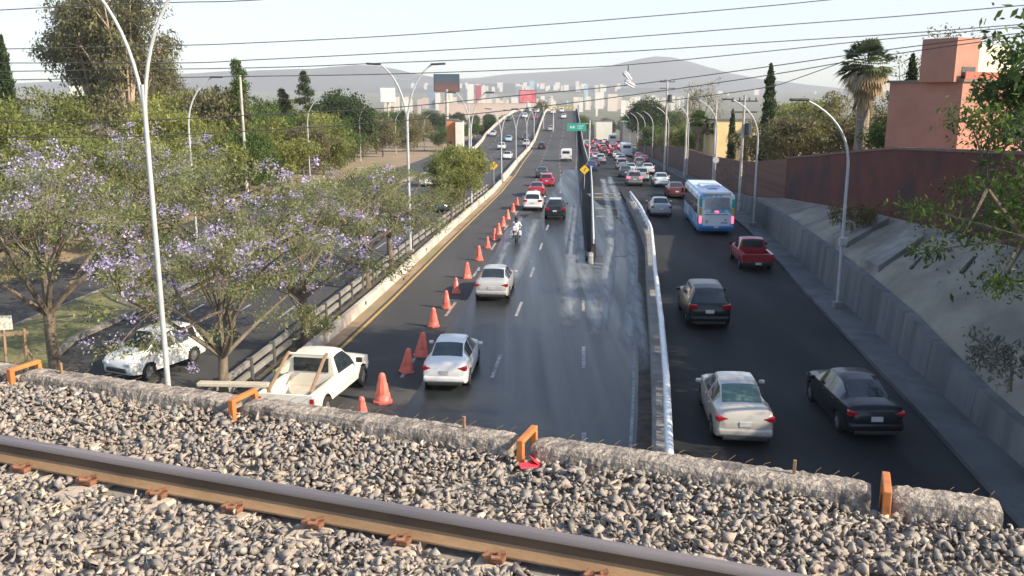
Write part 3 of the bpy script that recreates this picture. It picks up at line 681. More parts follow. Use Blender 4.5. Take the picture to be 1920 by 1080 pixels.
put(sedan('car', 'white hatchback just right of the last cones, ahead of motorcycle', WHT, group=G, s=(1, .93, 1), kind='suv'), 1.86, 81, zm)
c = sedan('car', 'black sport utility with pale silver roof in the middle of the wet road', BLK, group=G, kind='suv'); put(c, 3.63, 75, zm)
ob('roof_panel', MB().box((0, -.55, 1.675), (1.0, 1.5, .02), .008), paint(.62, .63, .64), c)
put(sedan('car', 'red sedan with bright plate directly ahead of white hatchback', REDP, group=G, s=(1, .95, 1)), 2.53, 93.4, zm)
put(sedan('car', 'crimson hatchback beyond and right of the other red car', paint(.42, .02, .06), group=G, kind='suv', s=(.98, .92, .93)), 4.1, 105.5, zm)
put(sedan('car', 'dark green sedan half hidden beyond the crimson hatchback', paint(.05, .07, .065), group=G), 4.0, 120, zm)
put(sedan('car', 'beige sedan at the bottom of the service road nearest the bridge', BEI, glass_g, group=G, s=(.95, .98, 1)), 6.45, 23.1, zsv, rz=-.09)
c = sedan('car', 'black sedan with red and clear tail lamps beside the right sidewalk', BLK, group=G, s=(.95, .97, 1)); put(c, 10.25, 23.5, zsv, rz=-.03)
for sx in (-1, 1): ob('reverse_light', MB().box((sx * .56, -2.175, .80), (.13, .06, .12), .03, ry=sx * .35), headl, c)
put(sedan('car', 'black sport utility alone in the middle of the service road', BLK, group=G, kind='suv', s=(1.02, 1.06, 1.03)), 8.28, 36.0, zsv)
put(sedan('car', 'grey silver sedan left of the city bus', paint(.30, .31, .32), group=G), 12.2, 72, zsv)
put(sedan('car', 'dark maroon sedan ahead of the grey sedan, left of the bus roof', MAR, group=G), 16.0, 85.8, zsv)
c = sedan('car', 'white and pale teal taxi near the brown brick wall', TEA, group=G); put(c, 16.4, 97, zsv)
put(sedan('car', 'white sedan close to the lamp post by the brick wall', paint(.6, .61, .62), group=G), 18.7, 122, zsv)
c = sedan('car', 'grey sport utility with both brake lamps glowing pink', GRY, group=G, kind='suv', lamp=redlit); put(c, 13.55, 98, zsv)
ob('third_brake_light', MB().box((0, -1.72, 1.6), (.34, .05, .06), .01), redlit, c)
far = [(11.6, 130, 'dark blue sedan nearest the flyover wall on the service road', NAV, 'sedan'), (15.5, 106, 'pale teal grey sport utility ahead of the glowing brake lamps', paint(.32, .38, .38), 'suv'),
       (14.6, 114, 'dark sedan squeezed between blue sedan and pale teal car', DGR, 'sedan'), (16.3, 122, 'aqua white sedan in the middle of the service queue', paint(.5, .6, .6), 'sedan'),
       (16.8, 136, 'pale cream sport utility in the service queue', CRM, 'suv'), (20.2, 141, 'slate grey pickup shaped car behind the white queue', GRY, 'suv'), (13.6, 147, 'dull purple sedan beyond the dark blue sedan', paint(.1, .06, .09), 'sedan')]
for x, y, lab, p, kd in far: put(sedan('car', lab, p, group=G, kind=kd), x, y, zsv)
main_far = [(7.0, 214, 'black sport utility alone on the left lane of the flyover', BLK, 'suv', False), (11.3, 262, 'silver white sedan climbing the flyover in the left lane', SIL, 'sedan', False),
            (17.2, 301, 'white sedan near the crest in the middle lane', WHT, 'sedan', False), (14.6, 322, 'white sport utility at the crest in the left lane', WHT, 'suv', False), (18.2, 331, 'white hatchback at the crest beside the yellow markers', WHT, 'suv', False)]
for x, y, lab, p, kd, fr in main_far: put(sedan('car', lab, p, group=G, kind=kd), x, y, zm)
# oncoming cars
PI = math.pi
onc = [(-10.4, 106, 'white sedan in front of the bare strip between left roads', WHT, 'sedan'), (-6.6, 80, 'dark blue sedan with lamps lit beside the planted trough', NAV, 'sedan'),
       (-1.0, 170, 'white sedan at the foot of the oncoming flyover', WHT, 'sedan'), (-2.6, 212, 'white pickup like car on the oncoming flyover', WHT, 'suv'), (-1.0, 238, 'pale blue sedan on the oncoming flyover', LBL, 'sedan'),
       (3.6, 242, 'dark sedan beside central wall on the oncoming flyover', DGR, 'sedan'), (3.4, 222, 'beige boxy car beside central wall on the oncoming flyover', paint(.5, .45, .38), 'suv'),
       (-1.2, 292, 'dark grey sedan high on the oncoming flyover, left side', DGR, 'sedan'), (4.2, 302, 'white sport utility high on the oncoming flyover', WHT, 'suv'), (7.6, 298, 'small red car high on the oncoming flyover', REDP, 'sedan'),
       (9.0, 330, 'white sedan at the crest of the oncoming flyover', WHT, 'sedan'), (5.4, 334, 'grey sedan at the crest of the oncoming flyover', GRY, 'sedan'), (-5.5, 250, 'silver sedan beside outer wall of the oncoming flyover', SIL, 'sedan')]
for x, y, lab, p, kd in onc:
    c = sedan('car', lab, p, group='oncoming cars', kind=kd, plate=False)
    if y == 80:
        for ch in c.children:
            if ch.name.startswith('head_light'): ch.material_slots[0].link = 'OBJECT'; ch.material_slots[0].material = pm('head_lamp_lit', (.9, .85, .7), emit=(1, .85, .55), es=4)
    put(c, x, y, zm, rz=PI - .075, front=True)
c = sedan('car', 'white sport utility under the jacaranda blossom at lower left', WHT, group='oncoming cars', kind='suv', s=(1, 1.05, 1), plate=False); c.location = (-13.3, 31.9, 0.0); c.rotation_euler = (0, 0, PI - .42); c.scale = (.9, .86, .94)
# queue far away: instances of two far cars in many colours
qcol = [(.6, .6, .6), (.42, .03, .04), (.30, .02, .03), (.62, .60, .56), (.15, .03, .04), (.35, .05, .05), (.66, .66, .66), (.08, .08, .1), (.45, .12, .08), (.5, .5, .52)]
qn = ['silver', 'bright red', 'dark red', 'cream', 'maroon', 'brick red', 'white', 'charcoal', 'rust orange', 'pale grey']
pr = {k: [o for o in bpy.data.objects if o.get('category') == 'car' and any(c.name.startswith('side_window') for c in o.children)][j] for k, j in (('sedan', 1), ('suv', 2))}
rr = random.Random(5); rows = [158, 170, 182, 196, 210, 225, 242, 262, 285]
wh = ['first', 'second', 'third', 'fourth', 'fifth', 'sixth', 'seventh', 'eighth', 'ninth']
for i, y in enumerate(rows):
    x0 = wedr(y) + 2.2; x1 = cb(y) - 1.9; nl = 3 if y < 200 else 4
    for k in range(nl):
        if k == 2 and i in (2, 3, 4): continue
        ci = rr.randrange(len(qcol)); t = copy_tree(pr[rr.choice(['sedan', 'suv'])]); p = paint(*qcol[ci])
        for ch in t.children:
            if ch.name.split('.')[0] in ('body', 'bumper', 'mirror', 'door_handle'): ch.material_slots[0].link = 'OBJECT'; ch.material_slots[0].material = p
            if ch.name.startswith('tail_light'): ch.material_slots[0].link = 'OBJECT'; ch.material_slots[0].material = redlit if rr.random() < .6 else redl
        tag(t, '%s car in the %s row of the far queue, %s lane' % (qn[ci], wh[i], (('left', 'middle', 'right') if nl == 3 else ('left', 'middle left', 'middle right', 'right'))[k]), 'car', 'cars queueing below the flyover')
        t.scale = (1, 1, 1); put(t, x0 + (x1 - x0) * k / (nl - 1) + rr.uniform(-.3, .3), y + rr.uniform(-2, 2), zsv)

def boxy(t, w_, y0, y1, z0, z1, mt, name='body', r=.25, taper=.04):
    """rounded box body lofted along y"""
    q = MB(); V = []; F = []
    pr_ = []
    for (cx, cz, a0) in ((1, 1, 0), (-1, 1, 90), (-1, -1, 180), (1, -1, 270)):
        rr_ = r if cz > 0 else r * .4
        for k in range(4):
            a = R(a0 + 30 * k); pr_.append((cx * (w_ / 2 - rr_) + rr_ * math.cos(a), (z1 if cz > 0 else z0) - cz * rr_ + rr_ * math.sin(a)))
    ys = [(y0, .9), (y0 + .06, .97), (y0 + .18, 1), (y1 - .4, 1), (y1 - .12, .96), (y1, .86)]; n = len(pr_); cz = (z0 + z1) / 2
    for y, s in ys:
        for (x, z) in pr_: V.append((x * (1 - (1 - s) * .5), y, cz + (z - cz) * (1 - (1 - s) * .4)))
    for i in range(len(ys) - 1):
        for k in range(n): F.append((i * n + k, (i + 1) * n + k, (i + 1) * n + (k + 1) % n, i * n + (k + 1) % n))
    F.append(tuple(range(n))); F.append(tuple(range(len(ys) * n - 1, (len(ys) - 1) * n - 1, -1))); q.add(V, F)
    return ob(name, q, mt, t, smooth=True)
# city bus, rear view
def bus(label, group=None):
    t = thing('bus', label, 'bus')
    bw = pm('bus_white', (.74, .76, .78), (.62, .66, .70), rough=.35, scale=.8, coat=.4); bb = pm('bus_blue', (.03, .16, .42), (.05, .25, .5), rough=.35, scale=.6, coat=.4)
    bluew = pm('bus_side_livery', (.12, .38, .55), (.70, .76, .78), rough=.35, scale=.9, contrast=(.45, .55), coat=.4)
    bg_ = pm('bus_green', (.03, .30, .24), (.04, .36, .28), rough=.35, scale=3); byl = pm('bus_yellow', (.55, .36, .05), (.5, .3, .05), rough=.35, scale=3)
    roofm = pm('bus_roof', (.52, .64, .80), (.66, .74, .84), rough=.4, scale=.7)
    boxy(t, 2.5, 0, 10.6, .42, 2.95, bluew)
    ob('skirt', MB().box((0, 5.2, .47), (2.54, 10.2, .34), .05), bb, t)
    ob('roof', MB().box((0, 5.3, 2.97), (2.2, 9.9, .12), .05), roofm, t)
    ob('rear_fairing', MB().box((0, .25, 3.02), (1.9, .65, .24), .1, seg=3), pm('bus_fairing', (.8, .8, .78), rough=.2, coat=.6), t, smooth=True)
    for y in (3.0, 6.6): ob('roof_hatch', MB().box((0, y, 3.05), (.7, .8, .1), .03), bb if y < 4 else bw, t)
    ob('roof_unit', MB().box((0, 5.0, 3.1), (1.5, 1.8, .18), .06), bw, t)
    for sx in (-1, 1):
        ob('side_window', MB().box((sx * 1.24, 5.6, 1.95), (.05, 9.3, 1.05), .02), glass, t)
        ob('corner_stripe', MB().box((sx * 1.13, .04, 2.3), (.22, .1, .62), .03), bg_, t)
        ob('corner_panel', MB().box((sx * 1.13, .04, 1.72), (.22, .1, .52), .03), byl, t)
        ob('tail_light', MB().box((sx * 1.12, .02, 1.12), (.17, .1, .5), .04), redlit, t)
        ob('mirror', MB().box((sx * 1.42, 10.3, 2.2), (.2, .12, .4), .03), blackp, t)
    ob('rear_window_frame', MB().box((0, .06, 2.25), (1.98, .08, 1.1), .04), blackp, t)
    ob('rear_window', MB().box((0, .03, 2.27), (1.78, .06, .92), .06), pm('bus_window_reflection', (.66, .68, .68), (.5, .53, .53), rough=.3, scale=1, coat=.5), t)  # pane whitened in its colour to stand for a pale reflection
    e = ob('engine_panel', MB().box((0, .02, 1.12), (1.9, .08, .98), .05), bw, t)
    ob('vent_strip', MB().box((0, -.03, 1.52), (1.6, .03, .1)), pm('vent_grey', (.3, .34, .36)), e)
    ob('lettering_bar', MB().box((.55, -.03, .92), (.45, .02, .05)), blackp, e)
    ob('emblem', MB().box((.62, -.03, 1.12), (.1, .02, .1), .01, ry=.6), blackp, e)
    ob('panel_mark', MB().box((-.68, -.03, 1.0), (.22, .02, .24), .02), pm('panel_mark', (.4, .42, .36)), e)
    ob('third_brake_light', MB().box((0, -.02, 1.70), (.26, .06, .1), .02), redlit, t)
    ob('rear_bumper', MB().box((0, .06, .58), (2.42, .22, .3), .08), bb, t)
    ob('number_plate', MB().box((0, -.07, .62), (.34, .03, .14)), platem, t)
    add_wheels(t, (2.6, 8.2), 1.1, .46, .26)
    return t
b_ = bus('white and blue city bus with yellow and green rear corners'); b_.location = (14.45, 62.2, zsv(65)); b_.rotation_euler = (0, 0, HD - .01)
def van(name, label, x, y, mt, w_=1.9, h=2.1, L=4.6, zf=zm, cat='van'):
    t = thing(name, label, cat); boxy(t, w_, 0, L, .35, h, mt)
    ob('rear_window', MB().box((0, -.01, h * .76), (w_ * .66, .05, h * .2), .02), glass, t)
    for sx in (-1, 1):
        ob('tail_light', MB().box((sx * w_ * .46, 0, .95), (.12, .08, .34), .02), redl, t)
        ob('side_window', MB().box((sx * (w_ / 2 - .03), L * .72, h * .76), (.06, L * .3, h * .2), .02), glass, t)
    ob('number_plate', MB().box((0, -.03, .7), (.32, .03, .12)), platem, t); ob('bumper', MB().box((0, 0, .45), (w_ * .95, .16, .2), .04), blackp, t)
    add_wheels(t, (.9, L - .9), w_ / 2 - .12, .32); t.location = (x, y, zf(y)); t.rotation_euler = (0, 0, HD); return t
van('van', 'plain white panel van on the right lane of the main road', 9.9, 163.5, paint(.8, .8, .78), 1.95, 2.2)
van('minibus', 'white minibus in the right lane of the distant service road', 24.4, 190, paint(.55, .6, .66), 2.4, 2.9, 7.5, zsv, 'minibus')
van('truck', 'white box truck beyond the minibus near the far lamp posts', 29.5, 262, paint(.6, .62, .6), 2.4, 3.4, 8, zsv, 'truck')
# pickups
def pickup(label, pmat, bars=False, s=(1, 1, 1)):
    t = thing('pickup_truck', label, 'pickup truck')
    st = [(-.72, .42, .83, 1.03, 1.05, .74), (-.66, .40, .84, 1.03, 1.60, .62), (-.2, .38, .845, 1.02, 1.66, .62), (.25, .38, .845, 1.0, 1.62, .61), (.98, .36, .845, .98, 1.09, .68), (1.75, .36, .83, .94, 1.0, .62), (2.2, .4, .78, .84, .88, .55), (2.36, .5, .66, .7, .74, .45)]
    P = body_parts(st, [(-.5, .82)], (.28, .95), None, (1.5,), .40)
    del P['rear_window'], P['chassis']; P['rear_window'] = MB(); P['chassis'] = MB().box((0, -.1, .45), (1.1, 4.7, .26))
    finish(t, P, pmat)
    ob('rear_window', MB().box((0, -.715, 1.33), (1.12, .03, .42), .02, rx=-.1), glass, t)
    bd = MB()
    for sx in (-1, 1):
        V = []; F = []
        prof = [(.70, .66), (.70, 1.02), (.84, 1.02), (.86, .8), (.84, .46), (.80, .46)]
        ys = list(np.arange(-2.55, -.74, .09)) + [-.74]; n = len(prof)
        for y in ys:
            for (x, z) in prof:
                d = math.hypot(y + 1.62, z - .34)
                if z < .6 and d < .42: z = .34 + math.sqrt(max(0, .42 ** 2 - (y + 1.62) ** 2))
                V.append((sx * x, y, z))
        for i in range(len(ys) - 1):
            for k in range(n): F.append((i * n + k, (i + 1) * n + k, (i + 1) * n + (k + 1) % n, i * n + (k + 1) % n))
        F.append(tuple(range(n))); F.append(tuple(range(len(ys) * n - 1, (len(ys) - 1) * n - 1, -1))); bd = MB(); bd.add(V, F); ob('bed_side', bd, pmat, t)
    ob('bed_floor', MB().box((0, -1.64, .64), (1.4, 1.8, .04)), pm('bed_paint', (.50, .45, .36), (.62, .58, .5), rough=.6, scale=3) if bars else blackp, t)
    ob('tailgate', MB().box((0, -2.57, .78), (1.66, .07, .5), .02), pmat, t)
    ob('bumper', MB().box((0, -2.66, .48), (1.6, .14, .18), .03), pmat if bars else blackp, t)
    ob('number_plate', MB().box((0, -2.745, .50), (.32, .02, .12)), platem, t)
    for sx in (-1, 1):
        ob('tail_light', MB().box((sx * .79, -2.585, .80), (.12, .07, .26), .02), redl, t)
        ob('head_light', MB().box((sx * .58, 2.26, .76), (.28, .16, .15), .03), headl, t)
        ob('mirror', MB().box((sx * 1.0, .72, 1.12), (.2, .1, .16), .03), blackp, t)
        ob('wheel_well', MB().box((sx * .60, -1.62, .74), (.2, .8, .2), .04), pmat, t)
    if bars:
        wd_ = pm('roll_bar_brown', (.22, .14, .08), (.30, .20, .12), rough=.6, scale=4)
        for sx in (-1, 1): ob('roll_bar', MB().tube([(sx * .60, -.9, 1.74), (sx * .60, -1.2, 1.62), (sx * .64, -2.25, 1.02), (sx * .64, -2.3, .7)], .055, 6), wd_, t)
        ob('cross_bar', MB().tube([(-.60, -.95, 1.72), (.60, -.95, 1.72)], .045, 6), pmat, t)
        ob('cargo_bundle', MB().box((-.25, -2.2, .74), (.6, .4, .16), .07, seg=3), pm('cargo', (.55, .4, .25), (.6, .5, .4), scale=3), t)
    add_wheels(t, (-1.62, 1.5), .76, .34, .22); t.scale = s; return t
c = pickup('dirty white pickup with brown roll bars in front of the clamp', pm('dusty_white_paint', (.70, .64, .52), (.80, .76, .68), rough=.45, scale=1.3), True)
c.location = (-6.45, 28.6, zm(28)); c.rotation_euler = (0, 0, -.18); c.scale = (1.08, 1.08, 1.1)
c = pickup('red pickup with dark cab glass behind the bus', REDP, False, (1.02, 1.0, .98)); put(c, 13.75, 48.6, zsv, half=2.7)

o = tag(ob('steel_beam', MB().box((0, 0, 0), (2.3, .28, .12), .02), pm('cream_beam', (.6, .54, .42), (.5, .44, .34), rough=.6, scale=2)), 'long cream metal beam lying across the trough left of the pickup', 'beam'); o.location = (-8.75, 26.6, 1.12); o.rotation_euler = (0, .0, -.06)
# ------------------------------------------------------------------ people and motorcycles
def skinmesh(name, chains, sub=1):
    """chains: list of point lists [(x,y,z,r)...]; joints welded by coordinate"""
    vs = []; ix = {}; es = []; rad = []
    for ch in chains:
        prev = None
        for (x, y, z, r) in ch:
            k = (round(x, 3), round(y, 3), round(z, 3))
            if k not in ix: ix[k] = len(vs); vs.append((x, y, z)); rad.append(r)
            if prev is not None and prev != ix[k]: es.append((prev, ix[k]))
            prev = ix[k]
    me = bpy.data.meshes.new(name); me.from_pydata(vs, es, []); o = bpy.data.objects.new(name, me); col.objects.link(o)
    m = o.modifiers.new('s', 'SKIN'); sv = me.skin_vertices[0].data
    for i, r in enumerate(rad): sv[i].radius = (r, r); sv[i].use_root = (i == 0)
    if sub: s = o.modifiers.new('u', 'SUBSURF'); s.levels = sub; s.render_levels = sub
    dg = bpy.context.evaluated_depsgraph_get(); me2 = bpy.data.meshes.new_from_object(o.evaluated_get(dg)); bpy.data.objects.remove(o)
    me2.shade_smooth(); me2.materials.clear(); return me2
skin_m = pm('skin', (.42, .24, .16), (.46, .27, .19), rough=.5, scale=5)
def rider(label, shirt, trous):
    t = skinmesh('person', [[(0, -.22, .86, .15), (0, -.20, 1.02, .14), (0, -.12, 1.22, .17), (0, -.06, 1.36, .13), (0, -.03, 1.46, .06), (0, -.02, 1.56, .085), (0, -.01, 1.66, .10), (0, -.01, 1.74, .07)],
        [(0, -.06, 1.36, .13), (.20, -.06, 1.36, .07), (.31, .10, 1.14, .05), (.33, .34, 1.06, .036), (.33, .42, 1.05, .04)],
        [(0, -.06, 1.36, .13), (-.20, -.06, 1.36, .07), (-.31, .10, 1.14, .05), (-.33, .34, 1.06, .036), (-.33, .42, 1.05, .04)],
        [(0, -.22, .86, .15), (.12, -.16, .80, .10), (.26, .18, .68, .075), (.24, .02, .34, .05), (.24, .04, .24, .045), (.24, .16, .22, .04)],
        [(0, -.22, .86, .15), (-.12, -.16, .80, .10), (-.26, .18, .68, .075), (-.24, .02, .34, .05), (-.24, .04, .24, .045), (-.24, .16, .22, .04)]])
    o = ob('person', me=t, m=trous); tag(o, label, 'person')
    sh = skinmesh('jacket', [[(0, -.22, .98, .165), (0, -.20, 1.08, .16), (0, -.12, 1.22, .19), (0, -.06, 1.38, .14), (0, -.04, 1.44, .075)],
        [(0, -.06, 1.38, .14), (.20, -.06, 1.36, .085), (.31, .10, 1.14, .066), (.33, .32, 1.065, .05)],
        [(0, -.06, 1.38, .14), (-.20, -.06, 1.36, .085), (-.31, .10, 1.14, .066), (-.33, .32, 1.065, .05)]])
    ob('jacket', sh, shirt, o)
    h = MB(); bm = bmesh.new(); bmesh.ops.create_icosphere(bm, subdivisions=2, radius=.145)
    h.add([v.co * 1 + Vector((0, -.01, 1.67)) for v in bm.verts], [[v.index for v in f.verts] for f in bm.faces]); bm.free()
    hm = ob('helmet', h, blackp, o, smooth=True); return o
def motorcycle(label, mt):
    t = thing('motorcycle', label, 'motorcycle')
    ob('body', MB().box((0, .05, .74), (.26, 1.0, .24), .1, seg=3).box((0, .28, .9), (.28, .42, .24), .1, seg=3), mt, t)
    ob('seat', MB().box((0, -.22, .86), (.28, .62, .1), .04), blackp, t)
    ob('rear_box', MB().box((0, -.68, 1.02), (.42, .36, .34), .06), mt, t)
    ob('engine', MB().box((0, .1, .46), (.3, .5, .34), .06), dark_m, t)
    ob('fairing', MB().box((0, .58, 1.0), (.5, .12, .42), .05, rx=.4), mt, t)
    ob('handlebar', MB().tube([(-.38, .42, 1.05), (-.2, .5, 1.02), (.2, .5, 1.02), (.38, .42, 1.05)], .02, 6), dark_m, t)
    ob('fork', MB().tube([(-.08, .52, .95), (-.08, .74, .32)], .03, 6).tube([(.08, .52, .95), (.08, .74, .32)], .03, 6), dark_m, t)
    ob('tail_light', MB().box((0, -.87, .84), (.16, .04, .07), .01), redl, t); ob('number_plate', MB().box((0, -.9, .66), (.2, .02, .14)), platem, t)
    for sx in (-1, 1): ob('pannier', MB().box((sx * .3, -.55, .68), (.2, .44, .32), .05), mt, t)
    if (.3, .1) not in WHEEL: WHEEL[(.3, .1)] = wheel_meshes(.3, .12)
    for y in (-.62, .74):
        o = ob('wheel', WHEEL[(.3, .1)][0], tyre, t); o.location = (0, y, .3); ob('rim', WHEEL[(.3, .1)][1], rim_m, o)
    return t
whf = pm('white_cloth', (.75, .75, .74), (.62, .62, .62), rough=.8, scale=6); dkf = pm('dark_cloth', (.02, .022, .03), (.04, .04, .05), rough=.9, scale=6)
mc = motorcycle('white motorcycle with rear box riding beside the cones', paint(.78, .78, .78)); mc.location = (.32, 63.4, zm(63)); mc.rotation_euler = (0, 0, HD)
p_ = rider('rider in white jacket and black helmet on the white motorcycle', whf, dkf); p_.location = mc.location; p_.rotation_euler = mc.rotation_euler
mc = motorcycle('small dark motorcycle on the far left road', paint(.1, .02, .02)); mc.location = (-17.3, 113, zs(113) + .03); mc.rotation_euler = (0, 0, HD)
p_ = rider('rider in dull red jacket on the far left road', pm('orange_cloth', (.22, .07, .05), (.18, .06, .04), rough=.9, scale=5), dkf); p_.location = mc.location; p_.rotation_euler = mc.rotation_euler

# ------------------------------------------------------------------ cones
def cone_mb():
    q = MB(); n = 4; lv = [(0, .30, .27), (.06, .30, .27), (.09, .26, .23), (.30, .23, .18), (.32, .205, .19), (.62, .165, .13), (.64, .145, .13), (.86, .11, .095), (.92, .10, .09), (.98, .06, .06)]
    V = []; F = []
    for (z, a, b) in lv:
        k = .35
        V += [(a, b * k, z), (a * k, b, z), (-a * k, b, z), (-a, b * k, z), (-a, -b * k, z), (-a * k, -b, z), (a * k, -b, z), (a, -b * k, z)]
    for i in range(len(lv) - 1):
        for k in range(8): F.append((i * 8 + k, i * 8 + (k + 1) % 8, (i + 1) * 8 + (k + 1) % 8, (i + 1) * 8 + k))
    F.append(tuple(range(7, -1, -1))); F.append(tuple(range((len(lv) - 1) * 8, len(lv) * 8))); q.add(V, F)
    return q
cmesh = cone_mb().mesh('cone_body', True); cmesh.materials.append(conem)
ribs = MB()
for sx in (-1, 1):
    ribs.tube([(sx * .02, -.16, .12), (sx * .02, -.105, .45), (sx * .02, -.07, .8)], .022, 5); ribs.tube([(sx * .02, .16, .12), (sx * .02, .105, .45), (sx * .02, .07, .8)], .022, 5)
rmesh = ribs.mesh('cone_rib'); rmesh.materials.append(pm('cone_rib_plastic', (.85, .2, .15), (.9, .3, .22), rough=.4, scale=4))
CN = [(-4.69, 26.3, 'nearest red cone half hidden by the curb block', .9), (-4.34, 28.29, 'tall red cone between the pickup and the white sedan', 1.05), (-3.95, 31.7, 'squat tilted red cone in shade behind white sedan', .95),
      (-3.62, 33.8, 'red cone standing right behind the squat tilted one', 1.0), (-3.52, 38.5, 'red cone in full sun with its shadow pointing to the trough', .9), (-3.21, 42.18, 'red cone left of the silver sedan bumper', .9),
      (-2.95, 45.62, 'red cone lower left of the silver sedan roof', .85), (-2.56, 49.65, 'red cone at the front left corner of the silver sedan', .95), (-2.11, 55.53, 'red cone just ahead of the silver sedan', .95),
      (-1.69, 60.36, 'thin red cone left of the motorcycle wheel', .8), (-1.25, 63.99, 'red cone level with the motorcycle rider', .85), (-1.01, 66.63, 'red cone slightly ahead of the motorcycle', .9),
      (-.69, 71.01, 'fourth red cone from the far end', .85), (-.37, 75.64, 'third red cone from the far end', .85), (.10, 80.3, 'second red cone from the far end', .85), (.5, 86, 'farthest red cone left of the white hatchback', .8)]
rr = random.Random(3)
for (x, y, lab, s) in CN:
    o = ob('traffic_cone', cmesh, conem); ob('rib', rmesh, rmesh.materials[0], o); tag(o, lab, 'traffic cone', 'red cones along the lane')
    o.location = (x, y, zm(y) + .006); o.rotation_euler = (0, .12 if 'tilted' in lab else 0, rr.uniform(-1, 1)); o.scale = (s, s, s)

# ------------------------------------------------------------------ street lamps, poles, signs
def arc(p0, p1, p2, n=10): return [tuple((1 - t) ** 2 * a + 2 * t * (1 - t) * b + t * t * c for a, b, c in zip(p0, p1, p2)) for t in [i / n for i in range(n + 1)]]
def lamp_single(x, y, z, label, h=9.3, reach=2.2, dirx=-1, group='single arm lamps', s=1.):
    t = thing('street_lamp', label, 'street lamp', (x, y, z), group=group)
    ob('base', MB().box((0, 0, .15), (.4, .4, .3), .04), conc, t)
    pts = [(0, 0, .2), (0, 0, h * .66)] + arc((0, 0, h * .68), (0, 0, h * .90), (dirx * reach, 0, h), 9)
    ob('pole', MB().tube(pts, [.085 * s, .07 * s] + [.066 * s - .002 * i for i in range(10)], 8), galv, t, smooth=True)
    ob('lamp_head', MB().box((dirx * (reach + .35), 0, h + .04), (.85, .3, .12), .05), dark_m, t)
    return t
RL = [(16, 13.4, 'nearest lamp with only its arm showing at the right edge'), (39.5, 14.9, 'tall white lamp with grey box on the sloped wall sidewalk'), (66, 18.1, 'white lamp right behind the bus'),
      (89, 20.3, 'lamp in front of the yellow building'), (113, 22.2, 'lamp beside the right utility pole'), (140, 24.4, 'lamp in front of the big round dark tree, right side'),
      (176, 27.6, 'lamp before the round tree, fourth of the distant ones'), (198, 29.3, 'lamp before the round tree, third of the distant ones'), (222, 31.1, 'lamp before the round tree, second of the distant ones'), (252, 33.1, 'farthest lamp before the round tree')]
for y, x, lab in RL:
    t = lamp_single(x, y, zsv(y) + .12, lab, group='single arm lamps on the right sidewalk', reach=2.6 if y < 30 else 2.0)
    if 39 < y < 40: ob('junction_box', MB().box((0, -.12, 3.1), (.34, .16, .36), .02), galv, t)
    if 88 < y < 90: ob('round_plate', MB().cyl((0, -.1, 3.4), (0, -.14, 3.4), .32, n=16), galv, t)
def lamp_double(x, y, z, label, h=12.3, reach=2.1, rz=0, brace=True):
    t = thing('street_lamp', label, 'street lamp', (x, y, z), rz, 'double arm lamps in the median')
    ob('base', MB().box((0, 0, .15), (.5, .5, .3), .04), conc, t)
    fk = h - 2.6 if brace else h - 2.4
    kk = .72 if y < 40 else 1
    ob('pole', MB().tube([(0, 0, .2), (0, 0, h * .5), (0, 0, fk - .4)], [.105 * kk, .09 * kk, .08 * kk], 10), galv, t, smooth=True)
    for sx in (-1, 1):
        pts = arc((0, 0, fk - 1.2), (sx * .15, 0, h - 1.0), (sx * reach, 0, h), 12)
        ob('arm', MB().tube(pts, [(.07 - .002 * i) * kk for i in range(13)], 8), galv, t, smooth=True)
        ob('lamp_head', MB().box((sx * (reach + .4), 0, h + .03), (.95, .32, .13), .05, ry=sx * -.05), dark_m, t)
    a = arc((0, 0, fk - 1.2), (-.15, 0, h - 1.0), (-reach, 0, h), 12)[9]; b2 = (-a[0], 0, a[2])
    ob('brace', MB().tube(arc(a, (0, 0, a[2] - .75), b2, 8), .022, 5), galv, t)
    return t
DL = [(-8.95, 22, 'nearest tall white double lamp rising through the jacaranda'), (-6.75, 58, 'double lamp rising beside the second jacaranda trunk'), (-3.95, 86, 'double lamp beside the bushy tree by the trough'), (-1.45, 122, 'double lamp where the median walls meet'),
      (.7, 158, 'first double lamp beyond the start of the flyover wall'), (3.2, 195, 'double lamp halfway up the flyover wall'), (5.7, 232, 'double lamp in front of red car on the flyover'), (9.4, 268, 'farthest double lamp under the red billboard')]
for x, y, lab in DL: lamp_double(x, y, zm(y), lab, h={22: 13.3, 58: 12.2, 86: 10.7}.get(y, 9.2), reach={22: 1.9, 58: 1.65}.get(y, 1.4), brace=True)
for x, y, h, lab in ((-22.3, 62, 11.3, 'lamp with red box among the trees left of centre'), (-25, 110, 10.4, 'lamp arm showing above the yellow green trees'), (-28.8, 170, 11, 'slim lamp on the dirt verge before the grey green trees'), (-27.5, 212, 10.4, 'slim lamp near the pale water tank sign'), (-23.5, 240, 9.5, 'slim lamp near the end of the tree row')):
    lamp_single(x, y, zs(y), lab, h=h, reach=1.8, dirx=1, group='lamps along the left side road')
def upole(x, y, z, h, label, arms=True, r=.16):
    t = thing('utility_pole', label, 'utility pole', (x, y, z)); ob('post', MB().cyl((0, 0, 0), (0, 0, h), r, r * .7, 8), conc_w, t)
    if arms:
        for k in (h - .5, h - 1.4): ob('cross_arm', MB().box((0, 0, k), (2.2, .12, .12)), dark_m, t)
        ob('transformer', MB().cyl((.45, 0, h - 3.3), (.45, 0, h - 2.3), .32, n=10), dark_m, t)
        for sx in (-.95, -.4, .4, .95): ob('insulator', MB().cyl((sx, 0, h - .44), (sx, 0, h - .2), .06, n=6), conc_d, t)
    return t
upole(22.4, 131, zsv(131), 13.3, 'concrete utility pole with crossarms beside the round tree'); upole(22.2, 114.5, zsv(114) , 10.6, 'plain utility pole touching the second lamp', False)
